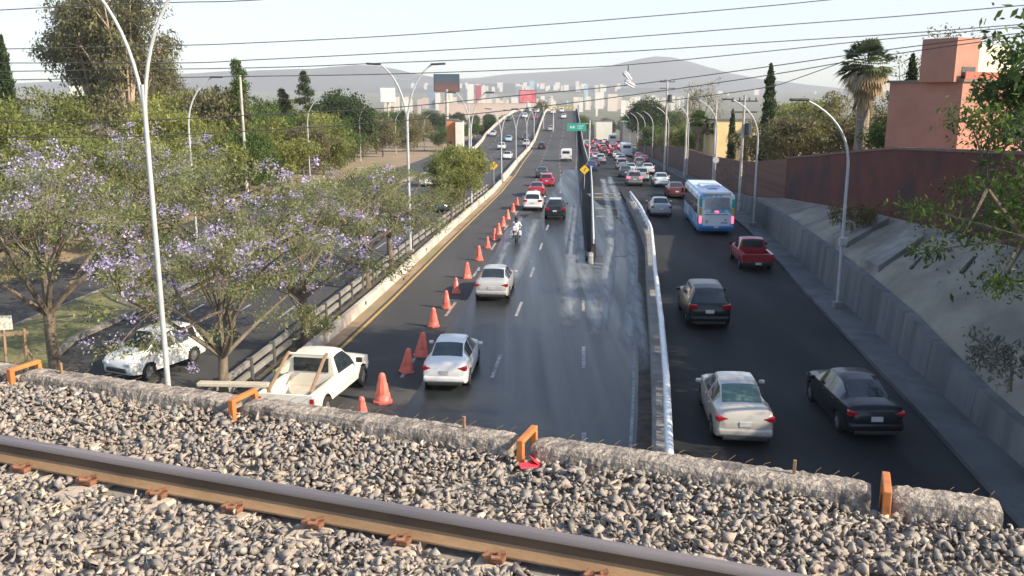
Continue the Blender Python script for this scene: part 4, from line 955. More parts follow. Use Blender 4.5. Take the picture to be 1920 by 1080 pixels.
upole(20.8, 92, zsv(92), 9.2, 'plain grey pole before the yellow building', False, .13); upole(19.4, 75.5, zsv(75), 9.8, 'utility pole just right of the bus', True, .14)
for x, y, h, lab in ((-37, 205, 13.6, 'left one of two bare white poles before the dark tree'), (-33.5, 205, 12.6, 'right one of two bare white poles before the dark tree'), (-27.5, 92, 12.2, 'white pole left of the twin cypresses'), (-7.2, 150, 10.5, 'thick pale pole beside the orange building'), (12, 262, 7, 'twin white mast beside the bush at the crest')):
    upole(x, y, zm(y) if x > 0 else zs(y), h, lab, False, .17)
# yellow diamond signs
def diamond(x, y, z, hc, label, s=.95, rz=0):
    t = thing('warning_sign', label, 'road sign', (x, y, z), rz, 'yellow diamond signs'); ob('post', MB().cyl((0, .03, 0), (0, .03, hc + s * .4), .035, n=8), galv, t)
    p = ob('panel', MB().box((0, 0, hc), (s * .75, .02, s * .75), .0, ry=R(45)), pm('sign_yellow', (.78, .50, .03), (.72, .45, .03), rough=.5, scale=2), t)
    a = MB(); a.box((-.04, -.016, hc - .08), (.07, .01, .26)); a.box((.04, -.016, hc + .06), (.2, .01, .07), ry=-.5); a.add([(.06, -.016, hc + .02), (.22, -.016, hc + .10), (.10, -.016, hc + .22)], [(0, 1, 2)])
    ob('arrow', a, blackp, p); return t
diamond(8.15, 100, zm(100), 2.4, 'yellow diamond sign with black arrow above the gore planter', 1.05); diamond(-2.2, 108, zm(108), 2.4, 'yellow diamond sign behind the bushy median tree', 1.0)
t = thing('direction_sign', 'green highway sign with two white shields beside the flyover wall', 'road sign', (wedr(150) + .15, 150, zm(150)))
gs = pm('sign_green', (.02, .30, .22), (.03, .34, .25), rough=.5, scale=2)
ob('post', MB().cyl((0, 0, 0), (0, 0, 7.6), .14, n=8), galv, t); ob('arm', MB().box((-1.0, 0, 7.0), (2.2, .1, .1)), galv, t)
p = ob('panel', MB().box((-2.2, -.1, 6.4), (3.2, .06, 1.25), .02), gs, t)
for x in (-3.15, -2.7): ob('shield', MB().box((x, -.14, 6.4), (.32, .02, .4), .05), platem, p)
ob('legend_line', MB().box((-1.55, -.14, 6.6), (1.1, .02, .12)).box((-1.65, -.14, 6.25), (.9, .02, .12)), platem, p)
# yellow chevron markers at the crest
for i in range(8):
    x = 14.5 + i * 1.35; y = 350
    o = thing('chevron_marker', 'small yellow marker board in the row across the crest', 'marker', (x, y, zm(y)), group='yellow markers at the crest')
    ob('post', MB().box((0, 0, .5), (.08, .08, 1.0)), galv, o); ob('board', MB().box((0, -.06, 1.25), (.7, .04, .75), rz=.0), MATS['sign_yellow'], o)
# billboards
def billboard(x, y, w_, h, z0, z1, label, mt, frame=dark_m, px_=0):
    t = thing('billboard', label, 'billboard', (x, y, zs(y))); g = zs(y)
    ob('pole', MB().cyl((px_, 0, 0), (px_, 0, z0 - g + .5), .55, n=12), conc_w, t); ob('frame', MB().box((0, .15, (z0 + z1) / 2 - g), (w_ + .5, .7, z1 - z0 + .5)), frame, t)
    ob('panel', MB().box((0, -.25, (z0 + z1) / 2 - g), (w_, .1, z1 - z0)), mt, t); return t
def screenmat():
    m = bpy.data.materials.new('poster_dusk'); m.use_nodes = True; t = m.node_tree; b = t.nodes['Principled BSDF']; tc = nd(t, 'ShaderNodeTexCoord'); sx = nd(t, 'ShaderNodeSeparateXYZ')
    cr = nd(t, 'ShaderNodeValToRGB'); e = cr.color_ramp.elements; e[0].color = (.22, .09, .06, 1); e[1].color = (.04, .10, .14, 1); x = e.new(.5); x.color = (.10, .085, .095, 1)
    t.links.new(tc.outputs['Generated'], sx.inputs[0]); t.links.new(sx.outputs[2], cr.inputs[0]); t.links.new(cr.outputs[0], b.inputs[0]); b.inputs['Roughness'].default_value = .5; return m
billboard(-21.6, 300, 8.0, 5, 12.4, 17.6, 'dark billboard with reddish picture on a white pole', screenmat())
billboard(7.2, 420, 7.6, 5, 8.2, 13.6, 'red billboard standing over the oncoming flyover', pm('poster_red', (.62, .10, .13), (.7, .28, .28), rough=.6, scale=.25))
t = thing('water_tank_sign', 'blank white square sign board on a pole above the trees', 'sign', (-36, 262, zs(262)))
ob('board', MB().box((0, 0, 15), (4.4, .5, 4.2), .2), pm('blank_white', (.75, .76, .74), (.7, .7, .68), rough=.6, scale=1), t); ob('pole', MB().cyl((0, .4, 0), (0, .4, 14), .25, n=8), conc_w, t)
# roadworks board at left edge
t = thing('barrier_trestle', 'orange and white roadworks board on rough wooden trestle', 'barrier', (-17.5, 29.6, 0), .2)
wood = pm('weathered_wood', (.30, .20, .12), (.42, .30, .20), rough=.95, scale=4, stretch=(1, 1, .2))
for x in (-.75, -.1, .55):
    ob('leg', MB().tube([(x, -.1, 0), (x + .05, 0, 2.1)], .055, 5), wood, t)
ob('strut', MB().tube([(.55, -.05, 1.5), (1.15, .3, 0)], .045, 5), wood, t); ob('strut', MB().tube([(-.1, 0, .5), (.55, 0, 1.4)], .04, 5), wood, t)
ob('rail', MB().box((-.1, 0, 1.95), (1.6, .1, .12)), wood, t)
p = ob('board', MB().box((-.35, -.02, 2.35), (1.2, .05, .5), .01), pm('board_white', (.7, .66, .56), (.6, .55, .45), rough=.7, scale=3), t)
ob('stripe', MB().box((-.55, -.05, 2.35), (.35, .02, .48), ry=.35), pm('board_orange', (.75, .2, .06), rough=.6), p)

# ------------------------------------------------------------------ overhead cables (span between poles outside the frame)
fC = 1660.; cp, sp_ = math.cos(R(12.07)), math.sin(R(12.07))
CB = [(26, [(-60, 22), (170, 10), (345, 4), (480, 0), (900, -28)], 'highest thin cable crossing only the top left corner'),
      (24, [(0, 92), (340, 85), (480, 80), (720, 68), (960, 51), (1200, 32), (1440, 11), (1600, -5)], 'cable leaving the top edge right of centre'),
      (24, [(0, 118), (340, 118), (480, 112), (720, 100), (960, 86), (1200, 68), (1440, 49), (1690, 30), (1930, 9)], 'second long cable from the top, ending at the right tree'),
      (24, [(0, 134), (480, 127), (720, 118), (960, 108), (1200, 95), (1440, 79), (1690, 63), (1860, 50), (1990, 40)], 'third long cable above the mountain'),
      (24, [(0, 150), (480, 143), (720, 139), (960, 131), (1170, 122), (1440, 96), (1620, 77), (1860, 55), (1990, 43)], 'cable from which the sneakers hang'),
      (27, [(0, 228), (240, 227), (480, 215), (720, 203), (960, 180), (1200, 157), (1440, 125), (1600, 102), (1720, 86), (1930, 60)], 'lower cable crossing the green trees and the mountain'),
      (27, [(0, 258), (240, 256), (480, 245), (720, 229), (960, 206), (1200, 176), (1440, 141), (1580, 117), (1720, 95), (1930, 66)], 'lowest cable crossing the treetops and the palm'),
      (60, [(1180, 196), (1300, 183), (1440, 163), (1500, 145), (1575, 118)], 'short dark cable running down left from the palm')]
for (dist, pts, lab) in CB:
    W = []
    for (px_, py_) in pts:
        a = (px_ - 960) / fC; b = -(py_ - 540) / fC; fw = cp + b * sp_; t_ = dist / fw; W.append((a * t_, dist, 9.9 + t_ * (b * cp - sp_)))
    if dist < 50:   # carry the span out to its poles
        d0 = Vector(W[0]) - Vector(W[1]); d1 = Vector(W[-1]) - Vector(W[-2]); W = [tuple(Vector(W[0]) + d0.normalized() * 12)] + W + [tuple(Vector(W[-1]) + d1.normalized() * 12)]
    Q = []
    for i in range(len(W) - 1):
        p0, p1, p2, p3 = [Vector(W[max(0, min(len(W) - 1, j))]) for j in (i - 1, i, i + 1, i + 2)]
        for k in range(4):
            t = k / 4; Q.append(.5 * ((2 * p1) + (p2 - p0) * t + (2 * p0 - 5 * p1 + 4 * p2 - p3) * t * t + (3 * p1 - p0 - 3 * p2 + p3) * t ** 3))
    Q.append(Vector(W[-1]))
    tag(ob('power_cable', MB().tube(Q, .012 if dist < 26 else (.014 if dist < 50 else .03), 5), cable_m), lab, 'cable', 'overhead cables')
# sneakers
def at(px_, py_, dist):
    a = (px_ - 960) / fC; b = -(py_ - 540) / fC; fw = cp + b * sp_; t_ = dist / fw; return Vector((a * t_, dist, 9.9 + t_ * (b * cp - sp_)))
P0 = at(1178, 122, 24)
t = thing('sneakers', 'pair of white sneakers hanging by laces from the cable', 'shoes', P0)
ob('laces', MB().tube([(0, 0, .02), (.01, -.01, -.12), (-.02, 0, -.2)], .008, 4).tube([(0, 0, .02), (-.01, .01, -.2), (.05, 0, -.38)], .008, 4), dark_m, t)
for (x, z, ry_) in ((.0, -.27, .9), (.06, -.47, .5)):
    s_ = ob('shoe', MB().box((x, 0, z), (.30, .10, .09), .04, ry=ry_, seg=3).box((x - .08, 0, z + .05), (.14, .10, .12), .04, ry=ry_, seg=3), pm('sneaker_white', (.6, .6, .62), (.4, .38, .38), rough=.8, scale=9), t, smooth=True)
    ob('sole', MB().box((x - .02, 0, z - .05), (.30, .105, .035), .015, ry=ry_), pm('sneaker_sole', (.75, .74, .72)), s_)

# ------------------------------------------------------------------ buildings near the road
def W_(q): return q
t = thing('pink_house', 'pink and coral modern house behind the dark red wall', 'house', (27.3, 55, 4.2), 0)
A = math.atan2(.53, .85)
def hb(name, u0, u1, v0, v1, z0, z1, mt, parent=t):
    # local axes: v along (.85,.53), u along (-.53,.85)
    c = [((v * .85 - u * .53), (v * .53 + u * .85)) for u, v in ((u0, v0), (u0, v1), (u1, v1), (u1, v0))]
    return ob(name, MB().prism(c, z0, z1), mt, parent)
hb('lower_storey', 0, 5, 0, 14, -1, 6.7, coral); hb('upper_storey', .3, 2.6, -.5, 1.9, 6.70, 9.3, coral)
hb('roof_slab', -.15, 5.15, -.15, 14.1, 6.703, 6.85, pm('roof_green_grey', (.12, .12, .09), (.17, .17, .12), scale=2)); hb('side_wing', .6, 3, 1.91, 6, 6.855, 9.0, pm('cream_plaster', (.6, .54, .4), (.66, .6, .46), scale=1))
hb('window', -.03, -.004, 5, 8, 3.0, 5.0, glass); hb('window', .265, .297, .2, 1.6, 7.0, 7.6, glass)
hb('door_opening', -.03, -.004, 9.5, 11, -.9, 2, blackp); hb('balcony_rail', -.12, -.05, 0, 14, 6.86, 7.3, pm('balcony_red', (.35, .09, .06), (.42, .12, .08), scale=2))
def simple_house(name, label, x, y, w_, d, z0, z1, mt, cat='house', rz=0, win=(), roof=None, group=None):
    t = thing(name, label, cat, (x, y, z0), rz, group); ob('wall', MB().box((0, 0, (z1 - z0) / 2), (w_, d, z1 - z0)), mt, t)
    ob('roof', MB().box((0, 0, z1 - z0 + .1), (w_ + .3, d + .3, .2)), roof or conc_d, t)
    for (wx, wz, ww, wh_) in win: ob('window', MB().box((wx, -d / 2 - .01, wz), (ww, .06, wh_)), glass, t)
    return t
ycream = pm('yellow_plaster', (.68, .52, .24), (.74, .6, .32), rough=.9, scale=.5)
simple_house('yellow_house', 'tall pale yellow wall of a house behind lamp and cypress', 30.6, 130, 3.9, 8, -.5, 6.9, ycream, win=((.9, 5.2, .7, .8),))
simple_house('yellow_house', 'small pale yellow house wall right of the dark cypress', 34.4, 128, 2.6, 6, 0, 6.2, ycream)
simple_house('shop', 'orange walled shop beside the left flyover', -15.5, 235, 2.6, 8, -3.6, 4.5, pm('orange_wall', (.62, .22, .07), (.68, .3, .12), rough=.8, scale=.4), 'shop', win=((-.4, 2, .8, 1.4),))
t = thing('white_panel_building', 'plain white end wall beside the orange shop', 'building', (-13.3, 229, zs(229))); ob('wall', MB().box((0, 0, 3.9), (1.9, 5, 7.8)), pm('cream_wall', (.72, .68, .56), (.78, .74, .64), scale=.5), t); ob('roof', MB().box((0, 0, 7.9), (2.1, 5.3, .2)), conc_d, t)
simple_house('warehouse', 'long salmon roofed warehouse behind the billboard pole', -20, 620, 58, 30, -7.5, 6.6, pm('salmon_wall', (.56, .42, .34), (.62, .5, .42), rough=.9, scale=.05), 'warehouse', roof=pm('salmon_roof', (.5, .36, .28), (.56, .42, .34), scale=.1))
simple_house('white_house', 'white house with red tiles at the far left edge', -76, 130, 9, 8, 0, 9.6, pm('white_plaster', (.74, .72, .64), (.68, .66, .58), scale=.6), win=((-2, 6, 1.2, 1.2), (2, 6, 1.2, 1.2)), roof=pm('red_tiles', (.40, .14, .08), (.5, .2, .12), scale=2))
simple_house('white_house', 'cream house glimpsed behind the eucalyptus trunks', -98, 215, 10, 8, -3, 13, pm('cream_wall', (.72, .68, .56), None), win=((-2, 12, 1.2, 1.2),))
simple_house('white_house', 'small white house glimpsed behind the wild trees at left', -90, 205, 7, 8, -3, 10, pm('white_plaster', (.74, .72, .64), None))
simple_house('shop', 'grey shop with green canopy below the flyover crest', 41, 300, 9, 8, -4.8, 2.4, pm('grey_wall', (.10, .11, .115), (.16, .16, .16), scale=.3), 'shop', roof=pm('green_canopy', (.2, .5, .25), (.15, .4, .2), scale=.3))
simple_house('shop', 'white shop under the far end of the flyover wall', 35, 345, 6, 8, -5.5, 1.5, pm('white_plaster', (.74, .72, .64), None), 'shop')

# ------------------------------------------------------------------ far city and hills
def ridge(name, pts, Y, D, mt, base=-8, seed=1):
    """pts: (x at distance Y, height) crest line; ridge with depth D both sides"""
    r = np.random.default_rng(seed); xs = np.arange(pts[0][0], pts[-1][0] + 1, 60.); hz = np.interp(xs, [p[0] for p in pts], [p[1] for p in pts])
    nz_ = np.convolve(r.normal(0, 1, len(xs) + 8), np.ones(9) / 9, 'valid') * 9; ks = np.linspace(-1, 1, 21); V = []; F = []
    gul = np.convolve(r.normal(0, 1, len(xs) + 4), np.ones(5) / 5, 'valid')
    for k in ks:
        for i, x in enumerate(xs):
            sh = max(0, 1 - abs(k)) ** 1.3; h = base + (hz[i] + nz_[i] - base) * sh * (1 + .10 * gul[i] * (abs(k) > .1) * min(1, sh * 2))
            V.append((x, Y + k * D, h))
    n = len(xs)
    for j in range(20):
        for i in range(n - 1): F.append((j * n + i, j * n + i + 1, (j + 1) * n + i + 1, (j + 1) * n + i))
    struct(name, npmesh(name, V, F, True), mt)
hillm = pm('hill_scrub', (.03, .04, .045), (.075, .075, .07), rough=1, scale=.004, c3=(.03, .045, .04), s3=.002)
def crest(lst, Y): return [((p - 960) / fC * Y, 9.9 + (183 - q) / fC * Y * 1.02) for p, q in lst]
ridge('hill', crest([(820, 150), (900, 146), (960, 139), (1040, 136), (1120, 130), (1170, 119), (1215, 109), (1250, 110), (1300, 122), (1360, 139), (1420, 150), (1500, 158), (1580, 166), (1700, 172), (1900, 176)], 7200), 7200, 1300, hillm, seed=3)
ridge('hill', crest([(-300, 165), (0, 158), (300, 142), (440, 134), (600, 132), (680, 125), (715, 126), (745, 131), (790, 141), (850, 149), (960, 158), (1100, 176)], 6000), 6000, 1200, hillm, seed=5)
ridge('hill', crest([(500, 181), (700, 172), (800, 163), (880, 157), (960, 155), (1100, 162), (1250, 165), (1400, 172), (1600, 178)], 4600), 4600, 700, hillm, seed=8)
rr = random.Random(12)
def gz2(x, y): return gz(x, y)
cw = [pm('far_white', (.78, .74, .66), (.7, .66, .6), scale=.1), pm('far_cream', (.72, .64, .53), (.66, .58, .48), scale=.1), pm('far_grey', (.42, .43, .44), (.36, .36, .38), scale=.1), pm('far_salmon', (.6, .46, .38), (.52, .42, .36), scale=.1)]
unit = MB().box((0, 0, .5), (1, 1, 1)).mesh('building')
unit.materials.append(cw[0])
def fb(px_, ytop, wpx, Y, mt, lab, group=None, ybot=None):
    x = (px_ - 960) / fC * Y; zt_ = 9.9 + (184 - ytop) / fC * Y; z0 = gz(x, Y) if ybot is None else 9.9 + (184 - ybot) / fC * Y; w_ = wpx / fC * Y
    o = ob('building', unit, mt); o.location = (x, Y, z0); o.scale = (w_, w_ * .7, max(3, zt_ - z0)); tag(o, lab, 'building', group); return o
dkb = pm('far_slate', (.2, .26, .32), (.26, .3, .36), scale=.1); whb = cw[0]
lm = [(884, 158, 11, 1500, whb, 'tall white tower right of the dark billboard'), (873, 160, 5, 1520, dkb, 'slate shadow block beside the tall white tower'), (899, 160, 12, 1540, pm('far_red', (.45, .08, .12), (.4, .08, .1), scale=.1), 'dark red tower block beside the tall white tower'),
      (908, 163, 8, 1500, cw[1], 'cream tower right of the dark red block'), (812, 160, 14, 1700, dkb, 'grey blue tower left of the billboard'), (824, 174, 8, 1400, whb, 'white block below the billboard'), (848, 172, 6, 1450, whb, 'white block right of the billboard pole'),
      (996, 152, 9, 2400, pm('far_blue', (.35, .5, .6), (.4, .55, .62), scale=.1), 'pale blue glass tower above the red billboard'), (972, 162, 12, 2300, dkb, 'slate tower left of the pale blue glass tower'), (1096, 160, 7, 2500, pm('far_blue', (.35, .5, .6), None), 'thin pale blue tower left of the big hill'),
      (927, 176, 14, 1500, cw[2], 'round grey hall in front of the towers'), (1120, 172, 16, 1600, whb, 'broad white apartment block under the hill foot'), (1144, 176, 18, 1300, cw[1], 'broad cream apartment block left of the round tree')]
for q in lm: fb(*q[:6], 'landmark blocks in the far city')
def cityl(px_, mt, sz_, wh_):
    c_ = {'far_white': 'white', 'far_cream': 'cream', 'far_grey': 'grey', 'far_salmon': 'salmon'}[mt.name.split('.')[0]]
    for lim, sp_t in ((800, 'left of the dark billboard'), (870, 'behind the dark billboard'), (915, 'around the tall white tower'), (975, 'between white tower and red billboard'), (1020, 'behind the red billboard'), (1085, 'above the flyover crest'), (1130, 'right of the crest tree'), (1180, 'below the hanging sneakers'), (1245, 'above the round dark tree'), (1330, 'behind the utility poles'), (1430, 'left of the tall thin cypress'), (2000, 'between thin cypress and palm')):
        if px_ < lim: return mt, '%s %s block %s %s' % (sz_, c_, wh_, sp_t)
far_m = [cw[0], cw[0], cw[1], cw[1], cw[2], cw[3]]
for i in range(100):
    Y = rr.uniform(650, 2300); px_ = rr.uniform(730, 1290) if i < 115 else rr.uniform(1290, 1600)
    fb(px_, 184 - (rr.uniform(0, 11) if Y > 1000 else rr.uniform(-6, 2)) + 4, rr.uniform(3.5, 11), Y, *cityl(px_, rr.choice(far_m), 'small', 'in far city'), 'small blocks of the far city')
for i in range(50):
    px_ = rr.uniform(770, 1160) if i < 45 else rr.uniform(1170, 1560); Y = rr.uniform(3850, 4350)
    hh = rr.uniform(3, 9); yb = (168 + (Y - 3850) / 500 * -8) if px_ < 1160 else 176
    fb(px_, yb - hh * .9, rr.uniform(3, 10), Y, *cityl(px_, rr.choice(far_m[:3]), 'tiny', 'on far hillside'), 'white blocks on the far hillside', ybot=yb + 4)
#PART3
# ------------------------------------------------------------------ trees
def leaf_cloud(r, C, RAD, n_each, size, aspect=2.0, droop=.3, shell=.5, fold=True):
    """leaf-sized quads scattered in clumps: C centres (N,3), RAD (N,3)"""
    C = np.repeat(C, n_each, axis=0); RD = np.repeat(RAD, n_each, axis=0); N = len(C)
    d = r.normal(size=(N, 3)); d /= np.linalg.norm(d, axis=1)[:, None]
    q = (shell + (1 - shell) * r.random(N) ** .6) * (1 + .18 * r.normal(size=N)); P = C + d * RD * q[:, None]
    a = r.normal(size=(N, 3)) + d * .6; a[:, 2] -= droop; a /= np.linalg.norm(a, axis=1)[:, None]
    b = np.cross(a, r.normal(size=(N, 3)) * .6 + np.array([0, 0, 1.])); b /= np.linalg.norm(b, axis=1)[:, None] + 1e-9
    s = size * r.lognormal(0, .3, N)
    A = a * (s * .5)[:, None]; B = b * (s * .5 / aspect)[:, None]
    V = np.stack([P - A, P - A * .1 + B, P + A, P - A * .1 - B], axis=1).reshape(-1, 3)
    return V, np.arange(N * 4).reshape(-1, 4)
def limb(q, p0, p1, r0, r1, bend, rr, n=5):
    p0, p1 = Vector(p0), Vector(p1); L = (p1 - p0).length; m = (p0 + p1) / 2 + Vector((rr.uniform(-1, 1), rr.uniform(-1, 1), rr.uniform(-.3, .5))) * L * bend
    pts = arc(p0, m, p1, 6); q.tube(pts, [r0 + (r1 - r0) * i / 6 for i in range(7)], n)
def tree_proto(kind, seed):
    r = np.random.default_rng(seed); rr = random.Random(seed); tr = MB(); bl = None
    if kind == 'jacaranda':
        H, RC, fork = 8.2, 4.6, 2.6; tr.tube([(0, 0, -.3), (.08, .05, 1.2), (0, .1, fork)], [.27, .2, .19], 9); nb = 7; C = []
        for i in range(nb):
            a = i * 2 * PI / nb + rr.uniform(-.3, .3); rd = RC * rr.uniform(.45, .75); p = (math.cos(a) * rd, math.sin(a) * rd, rr.uniform(4.6, 6.4)); limb(tr, (0, .1, fork - .1), p, .12, .05, .16, rr)
            for k in range(6):
                a2 = a + rr.uniform(-.75, .75); rd2 = RC * rr.uniform(.5, 1.05); q2 = (math.cos(a2) * rd2, math.sin(a2) * rd2, p[2] + rr.uniform(-1.3, 1.9)); limb(tr, p, q2, .045, .015, .15, rr, 4); C.append(q2)
        for k in range(12):
            a2 = rr.uniform(0, 6.28); rd2 = RC * rr.uniform(0, .45); q2 = (math.cos(a2) * rd2, math.sin(a2) * rd2, rr.uniform(6.2, 8.2)); limb(tr, (0, .1, 4.2), q2, .05, .015, .1, rr, 4); C.append(q2)
        tr.tube([(0, .1, fork - .1), (0, .1, 4.4)], [.14, .06], 6)
        C = np.array(C); RAD = r.uniform([.55, .55, .3], [1.25, 1.25, .65], (len(C), 3)); V, F = leaf_cloud(r, C, RAD, 235, .135, 2.8, .5, .1)
        ci = r.choice(len(C), 28, replace=False); bc = C[ci] + np.array([0, 0, .3]); bc = np.concatenate([bc, bc + r.normal(0, .5, bc.shape), bc + r.normal(0, .9, bc.shape)]); bV, bF = leaf_cloud(r, bc, r.uniform([.25, .25, .22], [.55, .55, .5], (len(bc), 3)), 55, .085, 1.3, 0, .05)
        bl = (bV, bF)
    elif kind == 'wild':
        H, RC = 7.5, 4.6; tr.tube([(0, 0, -.3), (.1, 0, 1.5), (0, .1, 2.8)], [.22, .17, .12], 7); N = 46; C = []
        while len(C) < N:
            p = r.uniform(-1, 1, 3)
            if np.linalg.norm(p) < 1: C.append((p[0] * RC * .85, p[1] * RC * .85, 4.6 + p[2] * 2.7))
        for p in C[:16]: limb(tr, (0, .1, 2.4), p, .08, .02, .15, rr, 4)
        C = np.array(C); RAD = r.uniform([.8, .8, .6], [1.6, 1.6, 1.1], (N, 3)); V, F = leaf_cloud(r, C, RAD, 260, .27, 2.2, .3, .45)
    elif kind == 'round':
        tr.tube([(0, 0, -.3), (0, 0, 3)], [.3, .2], 7); N = 60; d = r.normal(size=(N, 3)); d /= np.linalg.norm(d, axis=1)[:, None]; d[:, 2] = np.abs(d[:, 2]) * 1.1 - .25
        C = d * np.array([4.6, 4.6, 4.2]) * r.uniform(.6, .95, (N, 1)) + np.array([0, 0, 4.6]); RAD = r.uniform([1.0] * 3, [1.7] * 3, (N, 3)); V, F = leaf_cloud(r, C, RAD, 240, .3, 1.7, .2, .6)
    elif kind == 'cypress':
        tr.tube([(0, 0, -.2), (0, 0, 10)], [.15, .03], 6); z = np.linspace(.6, 10.6, 40); rad = .75 * np.clip(1 - ((z - 2.2) / 9.0) ** 2, .04, 1) ** .8; rad = np.where(z < 2, rad * (.6 + z * .2), rad)
        C = np.stack([r.normal(0, .05, 40), r.normal(0, .05, 40), z], 1); V, F = leaf_cloud(r, C, np.stack([rad, rad, np.full(40, .4)], 1), 170, .26, 2.4, -1.8, .6)
    elif kind == 'conifer':
        tr.tube([(0, 0, -.2), (0, 0, 11)], [.25, .04], 6); C = []; RAD = []
        for i in range(12):
            z = 2 + i * .8; rd = 2.9 * (1 - i / 12.5)
            for k in range(max(3, int(7 - i * .4))):
                a = rr.uniform(0, 6.28); C.append((math.cos(a) * rd * .6, math.sin(a) * rd * .6, z + rr.uniform(-.2, .2))); RAD.append((rd * .6 + .2, rd * .6 + .2, .42)); limb(tr, (0, 0, z + .2), C[-1], .05, .02, .05, rr, 4)
        V, F = leaf_cloud(r, np.array(C), np.array(RAD), 210, .26, 2.8, .4, .3)
    elif kind == 'eucalyptus':
        C = []; tr.tube([(0, 0, -.4), (.3, 0, 5)], [.6, .42], 8)
        for i in range(11):
            a = i * .571 * 2; rd = rr.uniform(1.5, 6.5); top = (math.cos(a) * rd, math.sin(a) * rd, rr.uniform(15, 27)); m = (.3 + math.cos(a) * rd * .3, math.sin(a) * rd * .3, rr.uniform(8, 12)); tr.tube([(.3, 0, 4.5), m, top], [.22, .17, .06], 6)
            for k in range(7):
                t = rr.uniform(.25, 1.05); p = (m[0] + (top[0] - m[0]) * t + rr.uniform(-2, 2), m[1] + (top[1] - m[1]) * t + rr.uniform(-2, 2), m[2] + (top[2] - m[2]) * t + rr.uniform(-1.2, 1.5)); C.append(p); limb(tr, (m[0] + (top[0] - m[0]) * t * .8, m[1] + (top[1] - m[1]) * t * .8, m[2] + (top[2] - m[2]) * t * .8), p, .09, .03, .1, rr, 4)
        C = np.array(C); RAD = r.uniform([1.1, 1.1, 1.1], [2.5, 2.5, 2.4], (len(C), 3)); V, F = leaf_cloud(r, C, RAD, 330, .40, 2.4, 1.4, .35)
    elif kind == 'bare':
        tr.tube([(0, 0, -.3), (0, 0, 3)], [.25, .2], 6); C = []
        for i in range(12):
            a = rr.uniform(0, 6.28); p = (math.cos(a) * rr.uniform(1, 3), math.sin(a) * rr.uniform(1, 3), rr.uniform(6, 10.5)); limb(tr, (0, 0, 2.6), p, .12, .03, .12, rr, 5)
            for k in range(5): q2 = (p[0] + rr.uniform(-1.2, 1.2), p[1] + rr.uniform(-1.2, 1.2), p[2] + rr.uniform(-1, 1.6)); limb(tr, p, q2, .03, .01, .1, rr, 3); C.append(q2)
        V, F = leaf_cloud(r, np.array(C), np.full((len(C), 3), .8), 34, .24, 2, .3, .3)
    elif kind == 'shrub':
        tr.tube([(0, 0, -.1), (0, 0, .4)], [.05, .03], 5); N = 12; C = r.uniform([-.7, -.7, .3], [.7, .7, .9], (N, 3)); V, F = leaf_cloud(r, C, np.full((N, 3), .35), 120, .12, 3, -.6, .4)
    return tr.mesh('trunk', True), npmesh('crown', V, F), (npmesh('blossom', *bl) if bl else None)
LJ = leafmat('leaf_jacaranda', (.18, .20, .085), (.35, .355, .175), (.255, .27, .12), .5)
LW = leafmat('leaf_wild', (.15, .17, .05), (.29, .30, .11), (.21, .23, .07), .45)
LY = leafmat('leaf_yellowgreen', (.21, .23, .065), (.37, .37, .13), (.28, .295, .09), .45)
LO = leafmat('leaf_olive', (.15, .14, .07), (.29, .26, .14), (.215, .20, .10), .4)
LD = leafmat('leaf_dark', (.03, .055, .022), (.08, .11, .04), (.052, .08, .03), .25)
LE = leafmat('leaf_eucalyptus', (.12, .12, .065), (.25, .235, .13), (.18, .175, .095), .4)
LB = leafmat('blossom_purple', (.36, .29, .46), (.60, .53, .70), (.48, .41, .60), .4)
LG = leafmat('leaf_deep_green', (.065, .105, .03), (.14, .19, .06), (.10, .15, .045), .35)
PR = {}
def tree(kind, x, y, z, s, label, leaf, cat='tree', name='tree', group=None, var=0, sz=1., bk=None, blossom=True, rz=None):
    key = (kind, var)
    if key not in PR: PR[key] = tree_proto(kind, 100 + var * 7 + sum(map(ord, kind)))
    a, b, c = PR[key]; t = thing(name, label, cat, (x, y, z), group=group)
    ob('trunk', a, bk or bark, t); ob('crown', b, leaf, t)
    if c and blossom: ob('blossom', c, LB, t)
    t.scale = (s, s, s * sz); t.rotation_euler = (0, 0, (x * 1.7 + y) % 6.28 if rz is None else rz); return t
# jacarandas near the bridge
JG = 'jacarandas by the median'
for (x, y, s, v, lab, blo, sz) in ((-16.6, 31.0, 1.0, 0, 'jacaranda with purple blossom left of the white sport utility', True, .92), (-23.0, 36, 1.15, 1, 'jacaranda with most purple blossom at the left edge', True, .86),
        (-9.25, 27.0, .78, 1, 'crooked dark trunked jacaranda behind the left end of pickup', True, .95), (-8.3, 34.6, .92, 0, 'jacaranda with thick trunk beside the pickup roof', True, .9),
        (-12.5, 38, 1.1, 1, 'spreading jacaranda over the left carriageway without blossom', False, .84), (-7.75, 46.5, .85, 0, 'yellow green jacaranda leaning over the balustrade', False, .92), (-7.2, 52, .85, 1, 'slender yellow green tree before the second double lamp', False, .9),
        (-20.5, 48, 1.1, 0, 'jacaranda on the grass strip behind the nearest lamp', True, .85), ) :
    tree('jacaranda', x, y, 0 if x < -9.3 else zm(y) + .1, s, lab, LJ if y < 60 else LW, name='jacaranda_tree', group=JG, var=v, sz=sz, blossom=blo)
tree('wild', -5.0, 73, .1, .50, 'smaller left tree of the bushy pair in the median', LW, name='median_tree', var=1, sz=1.55); tree('wild', -4.3, 80, 0, .58, 'right bushy median tree hiding the diamond sign', LY, name='median_tree', var=0, sz=1.35)
